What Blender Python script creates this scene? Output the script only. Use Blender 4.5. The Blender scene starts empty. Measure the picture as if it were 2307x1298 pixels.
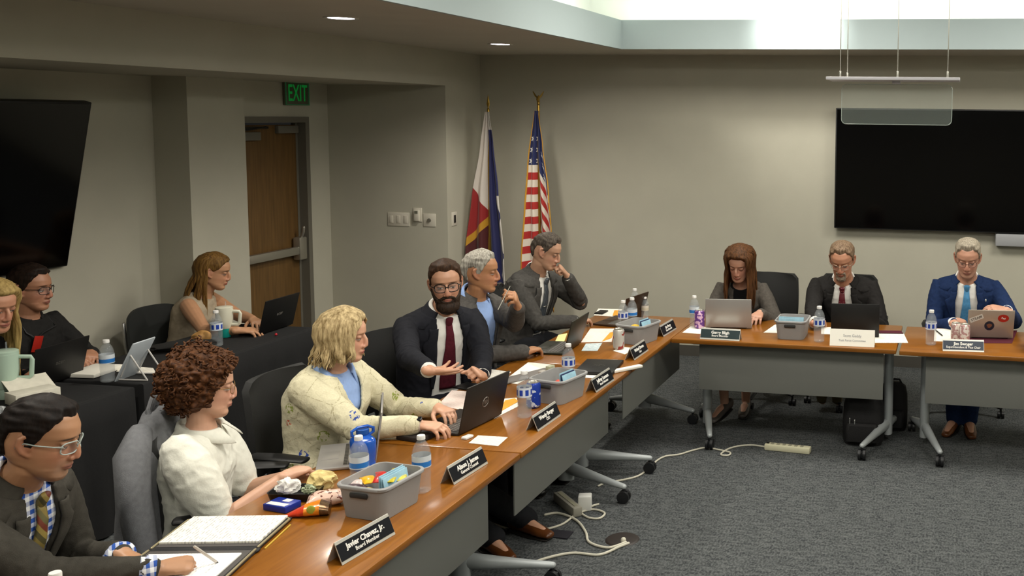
import bpy, bmesh, math, random
import numpy as np
from mathutils import Vector, Matrix, Quaternion, noise
PI = math.pi
rnd = random.Random(7)
S = bpy.context.scene
C = S.collection
# ------------------------------------------------------------------ camera
W, H = 2307, 1298
FPX, CX, CY, YAW, PITCH, ROLL, CAMZ = 2244.79, 1782.23, 458.69, -0.1654, 0.0875, -0.0122, 2.2468
_F = Vector((math.sin(YAW)*math.cos(PITCH), math.cos(YAW)*math.cos(PITCH), -math.sin(PITCH)))
_R = Vector((math.cos(YAW), -math.sin(YAW), 0))
_D = _F.cross(_R)
_r = math.cos(ROLL)*_R + math.sin(ROLL)*_D
_d = -math.sin(ROLL)*_R + math.cos(ROLL)*_D
CAMP = Vector((0, 0, CAMZ))
def ray(u, v): return (u-CX)/FPX*_r + (v-CY)/FPX*_d + _F
def onz(u, v, z): d = ray(u, v); return CAMP + d*((z-CAMZ)/d.z)
def onx(u, v, x): d = ray(u, v); return CAMP + d*(x/d.x)
def ony(u, v, y): d = ray(u, v); return CAMP + d*(y/d.y)
cam = bpy.data.objects.new('camera', bpy.data.cameras.new('camera')); C.objects.link(cam)
m = Matrix((( _r.x, -_d.x, -_F.x, 0), (_r.y, -_d.y, -_F.y, 0), (_r.z, -_d.z, -_F.z, CAMZ), (0, 0, 0, 1)))
cam.matrix_world = m
cam.data.sensor_width = 36; cam.data.lens = FPX/W*36
cam.data.shift_x = (W/2-CX)/W; cam.data.shift_y = (CY-H/2)/W
cam.data.clip_start = .05
S.camera = cam
S.view_settings.view_transform = 'Standard'; S.view_settings.look = 'None'
S.view_settings.gamma = 1; S.view_settings.exposure = 0.0
try: S.view_settings.use_curve_mapping = False
except Exception: pass
# ------------------------------------------------------------------ materials
def lin(c):
    if isinstance(c, str):
        c = c.lstrip('#'); c = [int(c[i:i+2], 16)/255 for i in (0, 2, 4)]
    return tuple((x/12.92 if x <= .04045 else ((x+.055)/1.055)**2.4) for x in c[:3]) + (1,)
_mats = {}
class NT:
    def __init__(s, mt): s.t = mt.node_tree; s.n = s.t.nodes; s.l = s.t.links
    def add(s, ty, **k):
        n = s.n.new(ty)
        for a, b in k.items():
            if a.startswith('i_'): n.inputs[int(a[2:]) if a[2:].isdigit() else a[2:].replace('_', ' ')].default_value = b
            else: setattr(n, a, b)
        return n
    def link(s, a, b): s.l.new(a, b)
    def math(s, op, a, b=None, c=None, clamp=False):
        n = s.n.new('ShaderNodeMath'); n.operation = op; n.use_clamp = clamp
        for i, v in enumerate((a, b, c)):
            if v is None: continue
            if isinstance(v, (int, float)): n.inputs[i].default_value = v
            else: s.l.new(v, n.inputs[i])
        return n.outputs[0]
    def mix(s, fac, a, b):
        n = s.n.new('ShaderNodeMix'); n.data_type = 'RGBA'
        for i, v in ((0, fac), (6, a), (7, b)):
            if isinstance(v, (int, float)): n.inputs[i].default_value = v
            elif isinstance(v, tuple): n.inputs[i].default_value = v
            else: s.l.new(v, n.inputs[i])
        return n.outputs[2]
def newmat(name):
    mt = bpy.data.materials.new(name); mt.use_nodes = True
    t = NT(mt); b = t.n['Principled BSDF']
    return mt, t, b
def mat(name, col, rough=.6, metal=0, var=0, vscale=30, bump=0, bscale=200, coat=0, trans=0, ior=1.45, emit=0, alpha=1, stretch=None, spec=None):
    """plain procedural material with optional noise variation and bump"""
    if name in _mats: return _mats[name]
    mt, t, b = newmat(name)
    c = lin(col)
    b.inputs['Base Color'].default_value = c
    b.inputs['Roughness'].default_value = rough; b.inputs['Metallic'].default_value = metal
    b.inputs['Coat Weight'].default_value = coat
    b.inputs['Transmission Weight'].default_value = trans; b.inputs['IOR'].default_value = ior
    if spec is not None: b.inputs['Specular IOR Level'].default_value = spec
    if alpha < 1: b.inputs['Alpha'].default_value = alpha
    if emit:
        b.inputs['Emission Color'].default_value = c; b.inputs['Emission Strength'].default_value = emit
    if var or bump:
        tc = t.add('ShaderNodeTexCoord'); out = tc.outputs['Object']
        if stretch:
            mp = t.add('ShaderNodeMapping'); mp.inputs['Scale'].default_value = stretch
            t.link(out, mp.inputs[0]); out = mp.outputs[0]
    if var:
        n = t.add('ShaderNodeTexNoise'); n.inputs['Scale'].default_value = vscale; n.inputs['Detail'].default_value = 4
        t.link(out, n.inputs['Vector'])
        lo = tuple(x*(1-var) for x in c[:3])+(1,); hi = tuple(min(1, x*(1+var)) for x in c[:3])+(1,)
        mr = t.add('ShaderNodeMapRange'); mr.inputs[1].default_value = .3; mr.inputs[2].default_value = .7
        t.link(n.outputs[0], mr.inputs[0])
        t.link(t.mix(mr.outputs[0], lo, hi), b.inputs['Base Color'])
    if bump:
        n = t.add('ShaderNodeTexNoise'); n.inputs['Scale'].default_value = bscale; n.inputs['Detail'].default_value = 3
        t.link(out, n.inputs['Vector'])
        bp = t.add('ShaderNodeBump'); bp.inputs['Strength'].default_value = bump; bp.inputs['Distance'].default_value = .01
        t.link(n.outputs[0], bp.inputs['Height']); t.link(bp.outputs[0], b.inputs['Normal'])
    _mats[name] = mt
    return mt
# ------------------------------------------------------------------ mesh building
def frame_mat(loc=(0, 0, 0), rot=(0, 0, 0)):
    from mathutils import Euler
    return Matrix.Translation(loc) @ Euler(rot).to_matrix().to_4x4()
class MB:
    def __init__(s): s.v = []; s.f = []; s.m = []; s.cur = 0
    def _add(s, vs, fs, M=None):
        o = len(s.v)
        s.v += [tuple(M @ Vector(p)) if M is not None else tuple(p) for p in vs]
        s.f += [tuple(i+o for i in f) for f in fs]; s.m += [s.cur]*len(fs)
        return s
    def box(s, c, d, rot=(0, 0, 0), bevel=0, M=None, seg=2):
        bm = bmesh.new(); bmesh.ops.create_cube(bm, size=1)
        for v in bm.verts: v.co = Vector((v.co.x*d[0], v.co.y*d[1], v.co.z*d[2]))
        if bevel: bmesh.ops.bevel(bm, geom=bm.edges[:], offset=bevel, segments=seg, affect='EDGES', profile=.5)
        T = frame_mat(c, rot); T = M @ T if M is not None else T
        bm.verts.index_update()
        s._add([v.co[:] for v in bm.verts], [[v.index for v in f.verts] for f in bm.faces], T); bm.free(); return s
    def lathe(s, prof, n=24, M=None, cap=True):
        vs = []; fs = []
        for (r, z) in prof:
            for k in range(n): a = 2*PI*k/n; vs.append((r*math.cos(a), r*math.sin(a), z))
        for j in range(len(prof)-1):
            for k in range(n): fs.append((j*n+k, j*n+(k+1) % n, (j+1)*n+(k+1) % n, (j+1)*n+k))
        if cap:
            fs.append(tuple(range(n-1, -1, -1))); fs.append(tuple((len(prof)-1)*n+k for k in range(n)))
        return s._add(vs, fs, M)
    def loft(s, rings, cap=True, M=None):
        n = len(rings[0]); vs = [p for r in rings for p in r]; fs = []
        for j in range(len(rings)-1):
            for k in range(n): fs.append((j*n+k, j*n+(k+1) % n, (j+1)*n+(k+1) % n, (j+1)*n+k))
        if cap:
            fs.append(tuple(range(n-1, -1, -1))); fs.append(tuple((len(rings)-1)*n+k for k in range(n)))
        return s._add(vs, fs, M)
    def tube(s, pts, rad, n=12, up=None, rnd_ends=True, M=None, ex=2.0):
        """closed tube along pts; rad = number | list of numbers | list of (rx, ry)"""
        P = [Vector(p) for p in pts]; k = len(P)
        if isinstance(rad, (int, float)): rad = [rad]*k
        R = [(r, r) if isinstance(r, (int, float)) else r for r in rad]
        T = [((P[min(i+1, k-1)]-P[max(i-1, 0)])).normalized() for i in range(k)]
        u = Vector(up) if up is not None else (Vector((0, 0, 1)) if abs(T[0].z) < .9 else Vector((0, 1, 0)))
        rings = []; st = []
        for i in range(k):
            if up is not None: u = Vector(up)
            x = T[i].cross(u)
            if x.length < 1e-6: x = Vector((1, 0, 0))
            x.normalize(); u = x.cross(T[i]).normalized()
            st.append((P[i], x, u, R[i], T[i]))
        def ring(c, x, y, r, sc=1):
            o = []
            for j in range(n):
                a = 2*PI*j/n; ca, sa = math.cos(a), math.sin(a)
                if ex != 2.0:
                    ca = math.copysign(abs(ca)**(2/ex), ca); sa = math.copysign(abs(sa)**(2/ex), sa)
                o.append(c + x*(r[0]*sc*ca) + y*(r[1]*sc*sa))
            return o
        if rnd_ends:
            c, x, y, r, t = st[0]; q = min(r)
            for g in (80, 55, 28): rings.append(ring(c - t*(q*math.sin(math.radians(g))), x, y, r, math.cos(math.radians(g))))
        for (c, x, y, r, t) in st: rings.append(ring(c, x, y, r))
        if rnd_ends:
            c, x, y, r, t = st[-1]; q = min(r)
            for g in (28, 55, 80): rings.append(ring(c + t*(q*math.sin(math.radians(g))), x, y, r, math.cos(math.radians(g))))
        return s.loft([[tuple(p) for p in r] for r in rings], True, M)
    def ball(s, c, r, n=16, M=None, rot=None):
        r = (r, r, r) if isinstance(r, (int, float)) else r
        rings = []
        for j in range(1, n):
            a = -PI/2 + PI*j/n
            rings.append([Vector((r[0]*math.cos(a)*math.cos(2*PI*k/(n*2)), r[1]*math.cos(a)*math.sin(2*PI*k/(n*2)), r[2]*math.sin(a))) for k in range(n*2)])
        if rot is not None: rings = [[rot @ p for p in q] for q in rings]
        c = Vector(c)
        return s.loft([[tuple(p+c) for p in q] for q in rings], True, M)
    def grid(s, P, M=None):
        nu = len(P); nv = len(P[0]); vs = [p for r in P for p in r]
        fs = [(i*nv+j, (i+1)*nv+j, (i+1)*nv+j+1, i*nv+j+1) for i in range(nu-1) for j in range(nv-1)]
        return s._add(vs, fs, M)
    def sheet(s, P, th, M=None):
        """grid of points given a thickness th (closed)"""
        nu = len(P); nv = len(P[0]); P = [[Vector(p) for p in r] for r in P]; N = []
        for i in range(nu):
            row = []
            for j in range(nv):
                a = P[min(i+1, nu-1)][j]-P[max(i-1, 0)][j]; b = P[i][min(j+1, nv-1)]-P[i][max(j-1, 0)]
                nn = a.cross(b); row.append(nn.normalized() if nn.length > 1e-12 else Vector((0, 0, 1)))
            N.append(row)
        A = [P[i][j]+N[i][j]*th/2 for i in range(nu) for j in range(nv)]; B = [P[i][j]-N[i][j]*th/2 for i in range(nu) for j in range(nv)]
        o = nu*nv; fs = []
        ix = lambda i, j: i*nv+j
        for i in range(nu-1):
            for j in range(nv-1):
                fs.append((ix(i, j), ix(i+1, j), ix(i+1, j+1), ix(i, j+1))); fs.append((o+ix(i, j), o+ix(i, j+1), o+ix(i+1, j+1), o+ix(i+1, j)))
        for i in range(nu-1):
            fs.append((ix(i, 0), o+ix(i, 0), o+ix(i+1, 0), ix(i+1, 0))); fs.append((ix(i, nv-1), ix(i+1, nv-1), o+ix(i+1, nv-1), o+ix(i, nv-1)))
        for j in range(nv-1):
            fs.append((ix(0, j), ix(0, j+1), o+ix(0, j+1), o+ix(0, j))); fs.append((ix(nu-1, j), o+ix(nu-1, j), o+ix(nu-1, j+1), ix(nu-1, j+1)))
        return s._add(A+B, fs, M)
    def prism(s, poly, h, M=None):
        """2D polygon in XY extruded from z=0 to h"""
        n = len(poly)
        vs = [(p[0], p[1], 0) for p in poly]+[(p[0], p[1], h) for p in poly]
        fs = [tuple(range(n-1, -1, -1)), tuple(range(n, 2*n))]+[(k, (k+1) % n, n+(k+1) % n, n+k) for k in range(n)]
        return s._add(vs, fs, M)
    def mesh(s, name):
        me = bpy.data.meshes.new(name); me.from_pydata(s.v, [], s.f); me.update()
        return me
    def build(s, name, mats, parent=None, smooth=True, auto=40, loc=None, rotz=0, fix=True):
        me = s.mesh(name)
        if fix:
            bm = bmesh.new(); bm.from_mesh(me); bmesh.ops.recalc_face_normals(bm, faces=bm.faces[:]); bm.to_mesh(me); bm.free()
        for q in (mats if isinstance(mats, (list, tuple)) else [mats]): me.materials.append(q)
        if any(s.m): me.polygons.foreach_set('material_index', s.m)
        if smooth:
            me.polygons.foreach_set('use_smooth', [True]*len(me.polygons))
            if auto:
                try: me.set_sharp_from_angle(angle=math.radians(auto))
                except Exception: pass
        o = bpy.data.objects.new(name, me); C.objects.link(o)
        if parent is not None: o.parent = parent
        if loc is not None: o.location = loc
        o.rotation_euler.z = rotz
        return o
def tag(o, label=None, cat=None, group=None, kind=None):
    if label: o['label'] = label
    if cat: o['category'] = cat
    if group: o['group'] = group
    if kind: o['kind'] = kind
    return o
def thing(name, label, cat, loc=(0, 0, 0), rotz=0, group=None):
    o = bpy.data.objects.new(name, None); C.objects.link(o)
    o.location = loc; o.rotation_euler = (0, 0, rotz); o.empty_display_size = .05
    return tag(o, label, cat, group)
def copy_tree(o, parent=None):
    c = o.copy(); C.objects.link(c)
    if parent is not None: c.parent = parent; c.matrix_parent_inverse = o.matrix_parent_inverse
    for ch in list(o.children): copy_tree(ch, c)
    return c
def dup(o, label, loc, rotz=0, group=None):
    c = copy_tree(o); c['label'] = label; c.location = loc; c.rotation_euler = (0, 0, rotz)
    if group: c['group'] = group
    return c
def struct(name, mb, mt, parent=None, smooth=False, label=None):
    o = mb.build(name, mt, parent, smooth=smooth)
    if parent is None: o['kind'] = 'structure'
    if label: o['label'] = label
    return o
def text_mesh(body, size, extr=.0004, align='CENTER', bold=0.0, xs=1.0):
    cu = bpy.data.curves.new('txt', 'FONT'); cu.body = body; cu.size = size; cu.extrude = extr; cu.align_x = align; cu.align_y = 'CENTER'; cu.offset = bold*size
    cu.resolution_u = 3; cu.space_line = 1.0
    o = bpy.data.objects.new('txt', cu); C.objects.link(o)
    dg = bpy.context.evaluated_depsgraph_get(); dg.update()
    me = bpy.data.meshes.new_from_object(o.evaluated_get(dg))
    bpy.data.objects.remove(o); bpy.data.curves.remove(cu)
    if xs != 1.0:
        for v in me.vertices: v.co.x *= xs
    return me
def lettering(name, body, size, mt, parent, M, bold=.0, align='CENTER', extr=.0004, xs=1.0):
    me = text_mesh(body, size, extr, align, bold, xs); me.transform(M); me.materials.append(mt)
    o = bpy.data.objects.new(name, me); C.objects.link(o); o.parent = parent
    return o
def basis(o, x, y, z=None):
    x = Vector(x).normalized(); y = Vector(y); y = (y - x*y.dot(x)).normalized(); z = x.cross(y)
    return Matrix(((x.x, y.x, z.x, o[0]), (x.y, y.y, z.y, o[1]), (x.z, y.z, z.z, o[2]), (0, 0, 0, 1)))
# ------------------------------------------------------------------ room
def wall_mat(name, col, bump=.06):
    return mat(name, col, .85, var=.03, vscale=3, bump=bump, bscale=260)
M_wall = wall_mat('wall_paint', '#b5b1a1'); M_ceil = wall_mat('ceiling_paint', '#c4beb0'); M_white = mat('tray_white', '#e8ebe6', .8)
def carpet():
    mt, t, b = newmat('carpet'); tc = t.add('ShaderNodeTexCoord')
    def nz(sc, det, stretch=(1, 1, 1)):
        mp = t.add('ShaderNodeMapping'); mp.inputs['Scale'].default_value = stretch; t.link(tc.outputs['Object'], mp.inputs[0])
        n = t.add('ShaderNodeTexNoise'); n.inputs['Scale'].default_value = sc; n.inputs['Detail'].default_value = det; t.link(mp.outputs[0], n.inputs['Vector'])
        return n.outputs[0]
    a = nz(95, 5, (1, .55, 1)); c = nz(7, 4); d = nz(40, 4, (.35, 1, 1))
    mr = t.add('ShaderNodeMapRange'); mr.inputs[1].default_value = .42; mr.inputs[2].default_value = .62; t.link(a, mr.inputs[0])
    mr2 = t.add('ShaderNodeMapRange'); mr2.inputs[1].default_value = .4; mr2.inputs[2].default_value = .65; t.link(d, mr2.inputs[0])
    c1 = t.mix(mr.outputs[0], lin('#1b1f22'), lin('#585b5b'))
    c2 = t.mix(t.math('MULTIPLY', mr2.outputs[0], .45), c1, lin('#696c6b'))
    c3 = t.mix(t.math('MULTIPLY', c, .5), c2, lin('#2b2f31'))
    t.link(c3, b.inputs['Base Color']); b.inputs['Roughness'].default_value = .95
    bp = t.add('ShaderNodeBump'); bp.inputs['Strength'].default_value = .5; bp.inputs['Distance'].default_value = .006; t.link(a, bp.inputs['Height']); t.link(bp.outputs[0], b.inputs['Normal'])
    return mt
M_carpet = carpet()
ZC, ZS, ZF = 2.789, 2.48, 3.02        # ceiling, soffit, top of the tray fascia
XL, XP, XD, XCOL = -5.78, -4.49, -5.64, -5.494
YB, YP = 8.9, 8.24
XT, YT = -2.77, 7.98                  # tray opening
XR, YF = 4.6, -2.6
struct('floor', MB().box(((XL+XR)/2, (YB+YF)/2, -.05), (XR-XL+.6, YB-YF+.6, .1)), M_carpet)
struct('wall_back', MB().box(((XP+XR)/2-.1, YB+.06, 1.4), (XR-XP+.3, .12, 2.8)), M_wall)
struct('wall_pier', MB().box(((XP+XL)/2-.1, (YP+YB)/2+.06, ZS/2+.0), (XP-XL+.2, YB-YP+.12, ZS)), M_wall)
struct('wall_left', MB().box((XL-.06, (YF+6.4)/2, ZS/2), (.12, 6.4-YF, ZS)), M_wall)
struct('wall_column', MB().box(((XCOL-5.95)/2, (6.4+6.985)/2, ZS/2), (XCOL+5.95, .585, ZS)), M_wall)
DY0, DY1, DH = 6.98, 7.945, 2.19
struct('wall_door', MB().box((XD-.08, (DY1+YP)/2, ZS/2), (.16, YP-DY1, ZS)).box((XD-.08, (6.98+DY1)/2, (DH+ZS)/2), (.16, DY1-6.98, ZS-DH)), M_wall)
struct('ceiling_soffit', MB().box(((XP+XL)/2-.1, (YF+YB)/2, (ZS+ZC+.1)/2), (XP-XL+.2, YB-YF, ZC+.1-ZS)), M_wall)
cb = MB()
def slab(mb, x0, x1, y0, y1, z0, z1): return mb.box(((x0+x1)/2, (y0+y1)/2, (z0+z1)/2), (x1-x0, y1-y0, z1-z0))
TX1, TY0 = 3.4, -.6
slab(cb, XP, XT-.03, YF, YB, ZC, ZC+.1); slab(cb, TX1+.03, XR, YF, YB, ZC, ZC+.1); slab(cb, XT-.03, TX1+.03, YT+.03, YB, ZC, ZC+.1); slab(cb, XT-.03, TX1+.03, YF, TY0-.03, ZC, ZC+.1)
struct('ceiling', cb, M_ceil)
tb_ = MB(); g = .03
slab(tb_, XT-g, XT, TY0-g, YT+g, ZC-.006, ZF); slab(tb_, TX1, TX1+g, TY0-g, YT+g, ZC-.006, ZF); slab(tb_, XT, TX1, YT, YT+g, ZC-.006, ZF); slab(tb_, XT, TX1, TY0-g, TY0, ZC-.006, ZF)
struct('trim_1', tb_, mat('fascia_paint', '#a9b6b8', .8), label='pale fascia edging the raised ceiling tray')
tt = MB(); e = .45; zt = 3.36
slab(tt, XT-e, TX1+e, TY0-e, YT+e, zt, zt+.05)
slab(tt, XT-e-.05, XT-e, TY0-e, YT+e, ZC+.1, zt+.05); slab(tt, TX1+e, TX1+e+.05, TY0-e, YT+e, ZC+.1, zt+.05)
slab(tt, XT-e, TX1+e, YT+e, YT+e+.05, ZC+.1, zt+.05); slab(tt, XT-e, TX1+e, TY0-e-.05, TY0-e, ZC+.1, zt+.05)
struct('ceiling_tray', tt, M_white)
struct('wall_right', MB().box((XR+.06, (YF+YB)/2, 1.4), (.12, YB-YF, 2.8)), M_wall)
struct('wall_front', MB().box(((XL+XR)/2, YF-.06, 1.4), (XR-XL+.3, .12, 2.8)), M_wall)
M_base = mat('baseboard_vinyl', '#4c4943', .5)
struct('baseboard_back', MB().box(((XP+XR)/2, YB-.006, .05), (XR-XP, .012, .1)), M_base)
struct('baseboard_left', MB().box((XL+.006, (YF+6.4)/2, .05), (.012, 6.4-YF, .1)), M_base)
# ------------------------------------------------------------------ door
M_oak = mat('door_veneer', '#6a4e2a', .45, var=.22, vscale=9, stretch=(1, 6, .35), bump=.02)
M_frame = mat('door_frame_paint', '#6b675c', .45); M_steel = mat('satin_steel', '#b9b6ac', .32, .85); M_dark = mat('dark_metal', '#2a2926', .4, .6)
door = MB()
door.box((XD-.05, DY0+.025, DH/2), (.14, .05, DH)).box((XD-.05, DY1-.025, DH/2), (.14, .05, DH)).box((XD-.05, (DY0+DY1)/2, DH-.025), (.14, DY1-DY0-.1, .05))
door.box((XD-.075, DY0+.06, DH/2), (.03, .03, DH)).box((XD-.075, DY1-.06, DH/2), (.03, .03, DH))
dr = door.build('door_1', M_frame, smooth=False); dr['kind'] = 'structure'; dr['label'] = 'grey door frame with stained wood door under the exit sign'
MB().box((XD-.085, (DY0+DY1)/2, 1.065), (.045, DY1-DY0-.11, 2.11), bevel=.003).build('door_leaf', M_oak, dr)
pb = MB(); pz = 1.03; px = XD-.03
pb.box((px+.025, (DY0+DY1)/2-.02, pz), (.045, .78, .07), bevel=.008).box((px, DY0+.13, pz), (.06, .05, .09), bevel=.006)
pbo = pb.build('panic_bar', M_steel, dr)
MB().box((px+.02, DY1-.13, pz+.015), (.07, .1, .2), bevel=.012).build('latch_case', M_steel, pbo)
MB().tube([(px+.03, DY1-.13, pz+.1), (px+.055, DY1-.13, pz+.16), (px+.06, DY1-.13, pz+.2)], .012).build('lever', M_steel, pbo)
cl = MB().box((XD-.035, DY0+.24, 2.03), (.05, .3, .07), bevel=.006).build('door_closer', M_frame, dr)
MB().box((XD-.02, DY0+.3, 2.1), (.02, .36, .018)).tube([(XD-.02, DY0+.15, 2.075), (XD-.01, DY0+.45, 2.105)], .008).build('closer_arm', M_dark, cl)
MB().box((XD-.045, DY1-.21, 2.08), (.04, .26, .065), bevel=.005).build('door_coordinator', M_frame, dr)
# exit sign
p = onx(663, 211, XD)
ex = thing('exit_sign', 'green lit EXIT sign above the wooden door', 'sign', (XD, p.y, p.z-.1))
M_exit = mat('exit_plate', '#5f6150', .3); M_green = mat('exit_green', '#0f8a36', .5, emit=.25)
MB().box((.015, 0, .1), (.03, .31, .2), bevel=.006).build('housing', M_exit, ex)
fr = MB()
for dy, dz, sy, sz in ((0, .195, .31, .008), (0, .005, .31, .008), (.151, .1, .008, .2), (-.151, .1, .008, .2)): fr.box((.031, dy, dz), (.006, sy, sz))
fr.build('rim', mat('exit_rim', '#2f6a40', .5, emit=.12), ex)
lettering('lettering', 'EXIT', .2, M_green, ex, basis((.033, 0, .098), (0, 1, 0), (0, 0, 1)), bold=.012, xs=.62)
# ------------------------------------------------------------------ downlights
M_lamp = mat('lamp_glow', '#fff6ff', .5, emit=9); M_ring = mat('lamp_trim', '#c9c5ba', .4)
def spot(p, e, ang=140, blend=.9, rad=.06, col=(1, .94, .83)):
    l = bpy.data.lights.new('spot', 'SPOT'); l.energy = e; l.spot_size = math.radians(ang); l.spot_blend = blend; l.shadow_soft_size = rad; l.color = col
    o = bpy.data.objects.new('spot_light', l); o.location = p; C.objects.link(o); return o
dl = []
for i, (u, v, lab) in enumerate([(768, 40, 'round recessed downlight nearer the camera above the left row'), (1127, 99, 'round recessed downlight farther back above the flags')]):
    q = onz(u, v, ZC); o = thing('downlight', lab, 'light', (q.x, q.y, ZC), group='recessed ceiling downlights')
    MB().lathe([(.075, -.004), (.095, -.006), (.098, 0), (.075, .0)], 32, cap=False).build('trim_ring', M_ring, o)
    MB().lathe([(.0, -.003), (.074, -.003), (.074, .003), (.0, .003)], 32, cap=False).build('lens', M_lamp, o); dl.append(q)
COVE, SPOT, SPOT2 = 26, 115, 66
# ------------------------------------------------------------------ lights
def area(p, rot, sx, sy, e, col=(1, .95, .86)):
    l = bpy.data.lights.new('area', 'AREA'); l.shape = 'RECTANGLE'; l.size = sx; l.size_y = sy; l.energy = e; l.color = col
    o = bpy.data.objects.new('tray_area_light', l); o.location = p; o.rotation_euler = rot; C.objects.link(o); return o
cw = (.96, 1, .9)
zl = ZC+.16
area(((XT+TX1)/2, YT+.22, zl), (PI, 0, 0), TX1-XT, .12, COVE, cw); area(((XT+TX1)/2, TY0-.22, zl), (PI, 0, 0), TX1-XT, .12, COVE, cw)
area((XT-.22, (TY0+YT)/2, zl), (PI, 0, 0), .12, YT-TY0, COVE*1.3, cw); area((TX1+.22, (TY0+YT)/2, zl), (PI, 0, 0), .12, YT-TY0, COVE*1.3, cw)
for q in dl: spot((q.x, q.y, ZC-.02), SPOT)
for y in (3.1, 1.0, -1.1): spot((-3.5, y, ZC-.02), SPOT)
for x, y in ((-1.3, 6.6), (1.3, 6.6), (-1.3, 3.6), (1.3, 3.6), (0, .8)): area((x, y, 3.33), (0, 0, 0), 1.2, 1.0, SPOT2, (1, .95, .86))  # unseen pendant luminaires under the tray ceiling as soft area lights, not cove strips
for y in (7.3, 5.2, 3.1): spot((4.1, y, ZC-.02), SPOT)
w = bpy.data.worlds.new('world'); S.world = w; w.use_nodes = True
w.node_tree.nodes['Background'].inputs[0].default_value = (.5, .5, .48, 1); w.node_tree.nodes['Background'].inputs[1].default_value = .02

hp_ = ony(1800, 70, YT); hl = spot((hp_.x, YT-.75, 3.3), 90, 60, .8, .08, (1, .97, .88)); hl.rotation_euler = (Vector((hp_.x, YT, hp_.z+.05))-hl.location).to_track_quat('-Z', 'Y').to_euler()
# ------------------------------------------------------------------ tables
def wood():
    mt, t, b = newmat('table_laminate'); tc = t.add('ShaderNodeTexCoord')
    mp = t.add('ShaderNodeMapping'); mp.inputs['Scale'].default_value = (.8, 9, 9); t.link(tc.outputs['Object'], mp.inputs[0])
    n = t.add('ShaderNodeTexNoise'); n.inputs['Scale'].default_value = 7; n.inputs['Detail'].default_value = 6; n.inputs['Distortion'].default_value = .6; t.link(mp.outputs[0], n.inputs['Vector'])
    mr = t.add('ShaderNodeMapRange'); mr.inputs[1].default_value = .3; mr.inputs[2].default_value = .7; t.link(n.outputs[0], mr.inputs[0])
    t.link(t.mix(mr.outputs[0], lin('#7a480d'), lin('#8e5818')), b.inputs['Base Color'])
    b.inputs['Roughness'].default_value = .3; b.inputs['Coat Weight'].default_value = .25; b.inputs['Coat Roughness'].default_value = .12
    return mt
M_wood = wood(); M_edge = mat('table_edge_band', '#5f3606', .4)
M_leg = mat('powder_grey', '#a2a7a8', .4, .15); M_caster = mat('caster_black', '#17181a', .45)
def panel_mat():
    mt, t, b = newmat('frosted_panel')
    b.inputs['Base Color'].default_value = lin('#8d8e88'); b.inputs['Roughness'].default_value = .35
    tr = t.add('ShaderNodeBsdfTranslucent'); tr.inputs[0].default_value = lin('#a5a69f'); mx = t.add('ShaderNodeMixShader'); mx.inputs[0].default_value = .35
    t.link(b.outputs[0], mx.inputs[1]); t.link(tr.outputs[0], mx.inputs[2]); t.link(mx.outputs[0], t.n['Material Output'].inputs[0]); return mt
M_panel = panel_mat()
TL, TD, TH = 1.522, .775, .74
def caster_part(name, p, r, par, dz=0):
    mb = MB(); w_ = .018
    for sx in (-1, 1):
        mb.lathe([(r*.55, -.011), (r, -.009), (r, .009), (r*.55, .011)], 18, M=Matrix.Translation((p[0]+sx*.016, p[1], r)) @ Matrix.Rotation(PI/2, 4, 'Y'))
    mb.box((p[0], p[1], r*1.15), (.012, r*1.5, r*1.2), bevel=.004).tube([(p[0], p[1], r*1.4), (p[0], p[1], r*2.4+dz)], .009, 8)
    return mb.build(name, M_caster, par)
def make_table():
    t = thing('conference_table', 'x', 'table', group='wood topped conference tables')
    tp = MB().box((0, 0, TH-.015), (TL-.006, TD, .03), bevel=.006).build('tabletop', [M_wood], t)
    MB().box((.04, -.27, .53), (1.26, .008, .32), bevel=.002).build('modesty_panel', M_panel, t)
    for sx, cxp, fx, rx in ((-1, -.6, -.48, -.70), (1, .69, .55, .735)):
        MB().tube([(cxp, 0, .06), (cxp, 0, TH-.04)], [(.032, .05)]*2, 20, up=(0, 1, 0), rnd_ends=False).box((cxp, 0, TH-.045), (.09, .55, .03), bevel=.006).build('column', M_leg, t)
        ft = MB()
        for (ex_, ey) in ((fx, -.41), (rx, .28)):
            d = Vector((ex_-cxp, ey, 0)); pts = [Vector((cxp, 0, .135))+d*k + Vector((0, 0, -.04*k)) for k in (0, .25, .5, .75, 1)]
            ft.tube(pts, [(.03, .042), (.028, .036), (.025, .028), (.022, .021), (.018, .016)], 14, up=(0, 0, 1))
        fo = ft.build('foot', M_leg, t)
        for (ex_, ey) in ((fx, -.41), (rx, .28)): caster_part('caster', (ex_, ey), .036, fo)
    return t
T0 = make_table()
rows = [(-2.27, 4.826, PI/2, 'conference table with the blonde woman in the cream cardigan, middle of the left row'),
        (-2.27, 3.30, PI/2, 'nearest conference table with the open black portfolio on it'),
        (-2.27, 6.352, PI/2, 'conference table of the left row reaching to the back corner'),
        (-1.122, 6.788, 0, 'back row conference table shared by the long haired woman and goateed man'),
        (.42, 6.76, -.012, 'back row conference table on the right before the man in the blue suit'),
        (-2.27, 1.776, PI/2, 'conference table end carrying the water bottle in the lower left corner')]
for i, (x, y, a, lab) in enumerate(rows):
    t = T0 if i == 0 else copy_tree(T0); t.location = (x, y, 0); t.rotation_euler = (0, 0, a); t['label'] = lab
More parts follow.
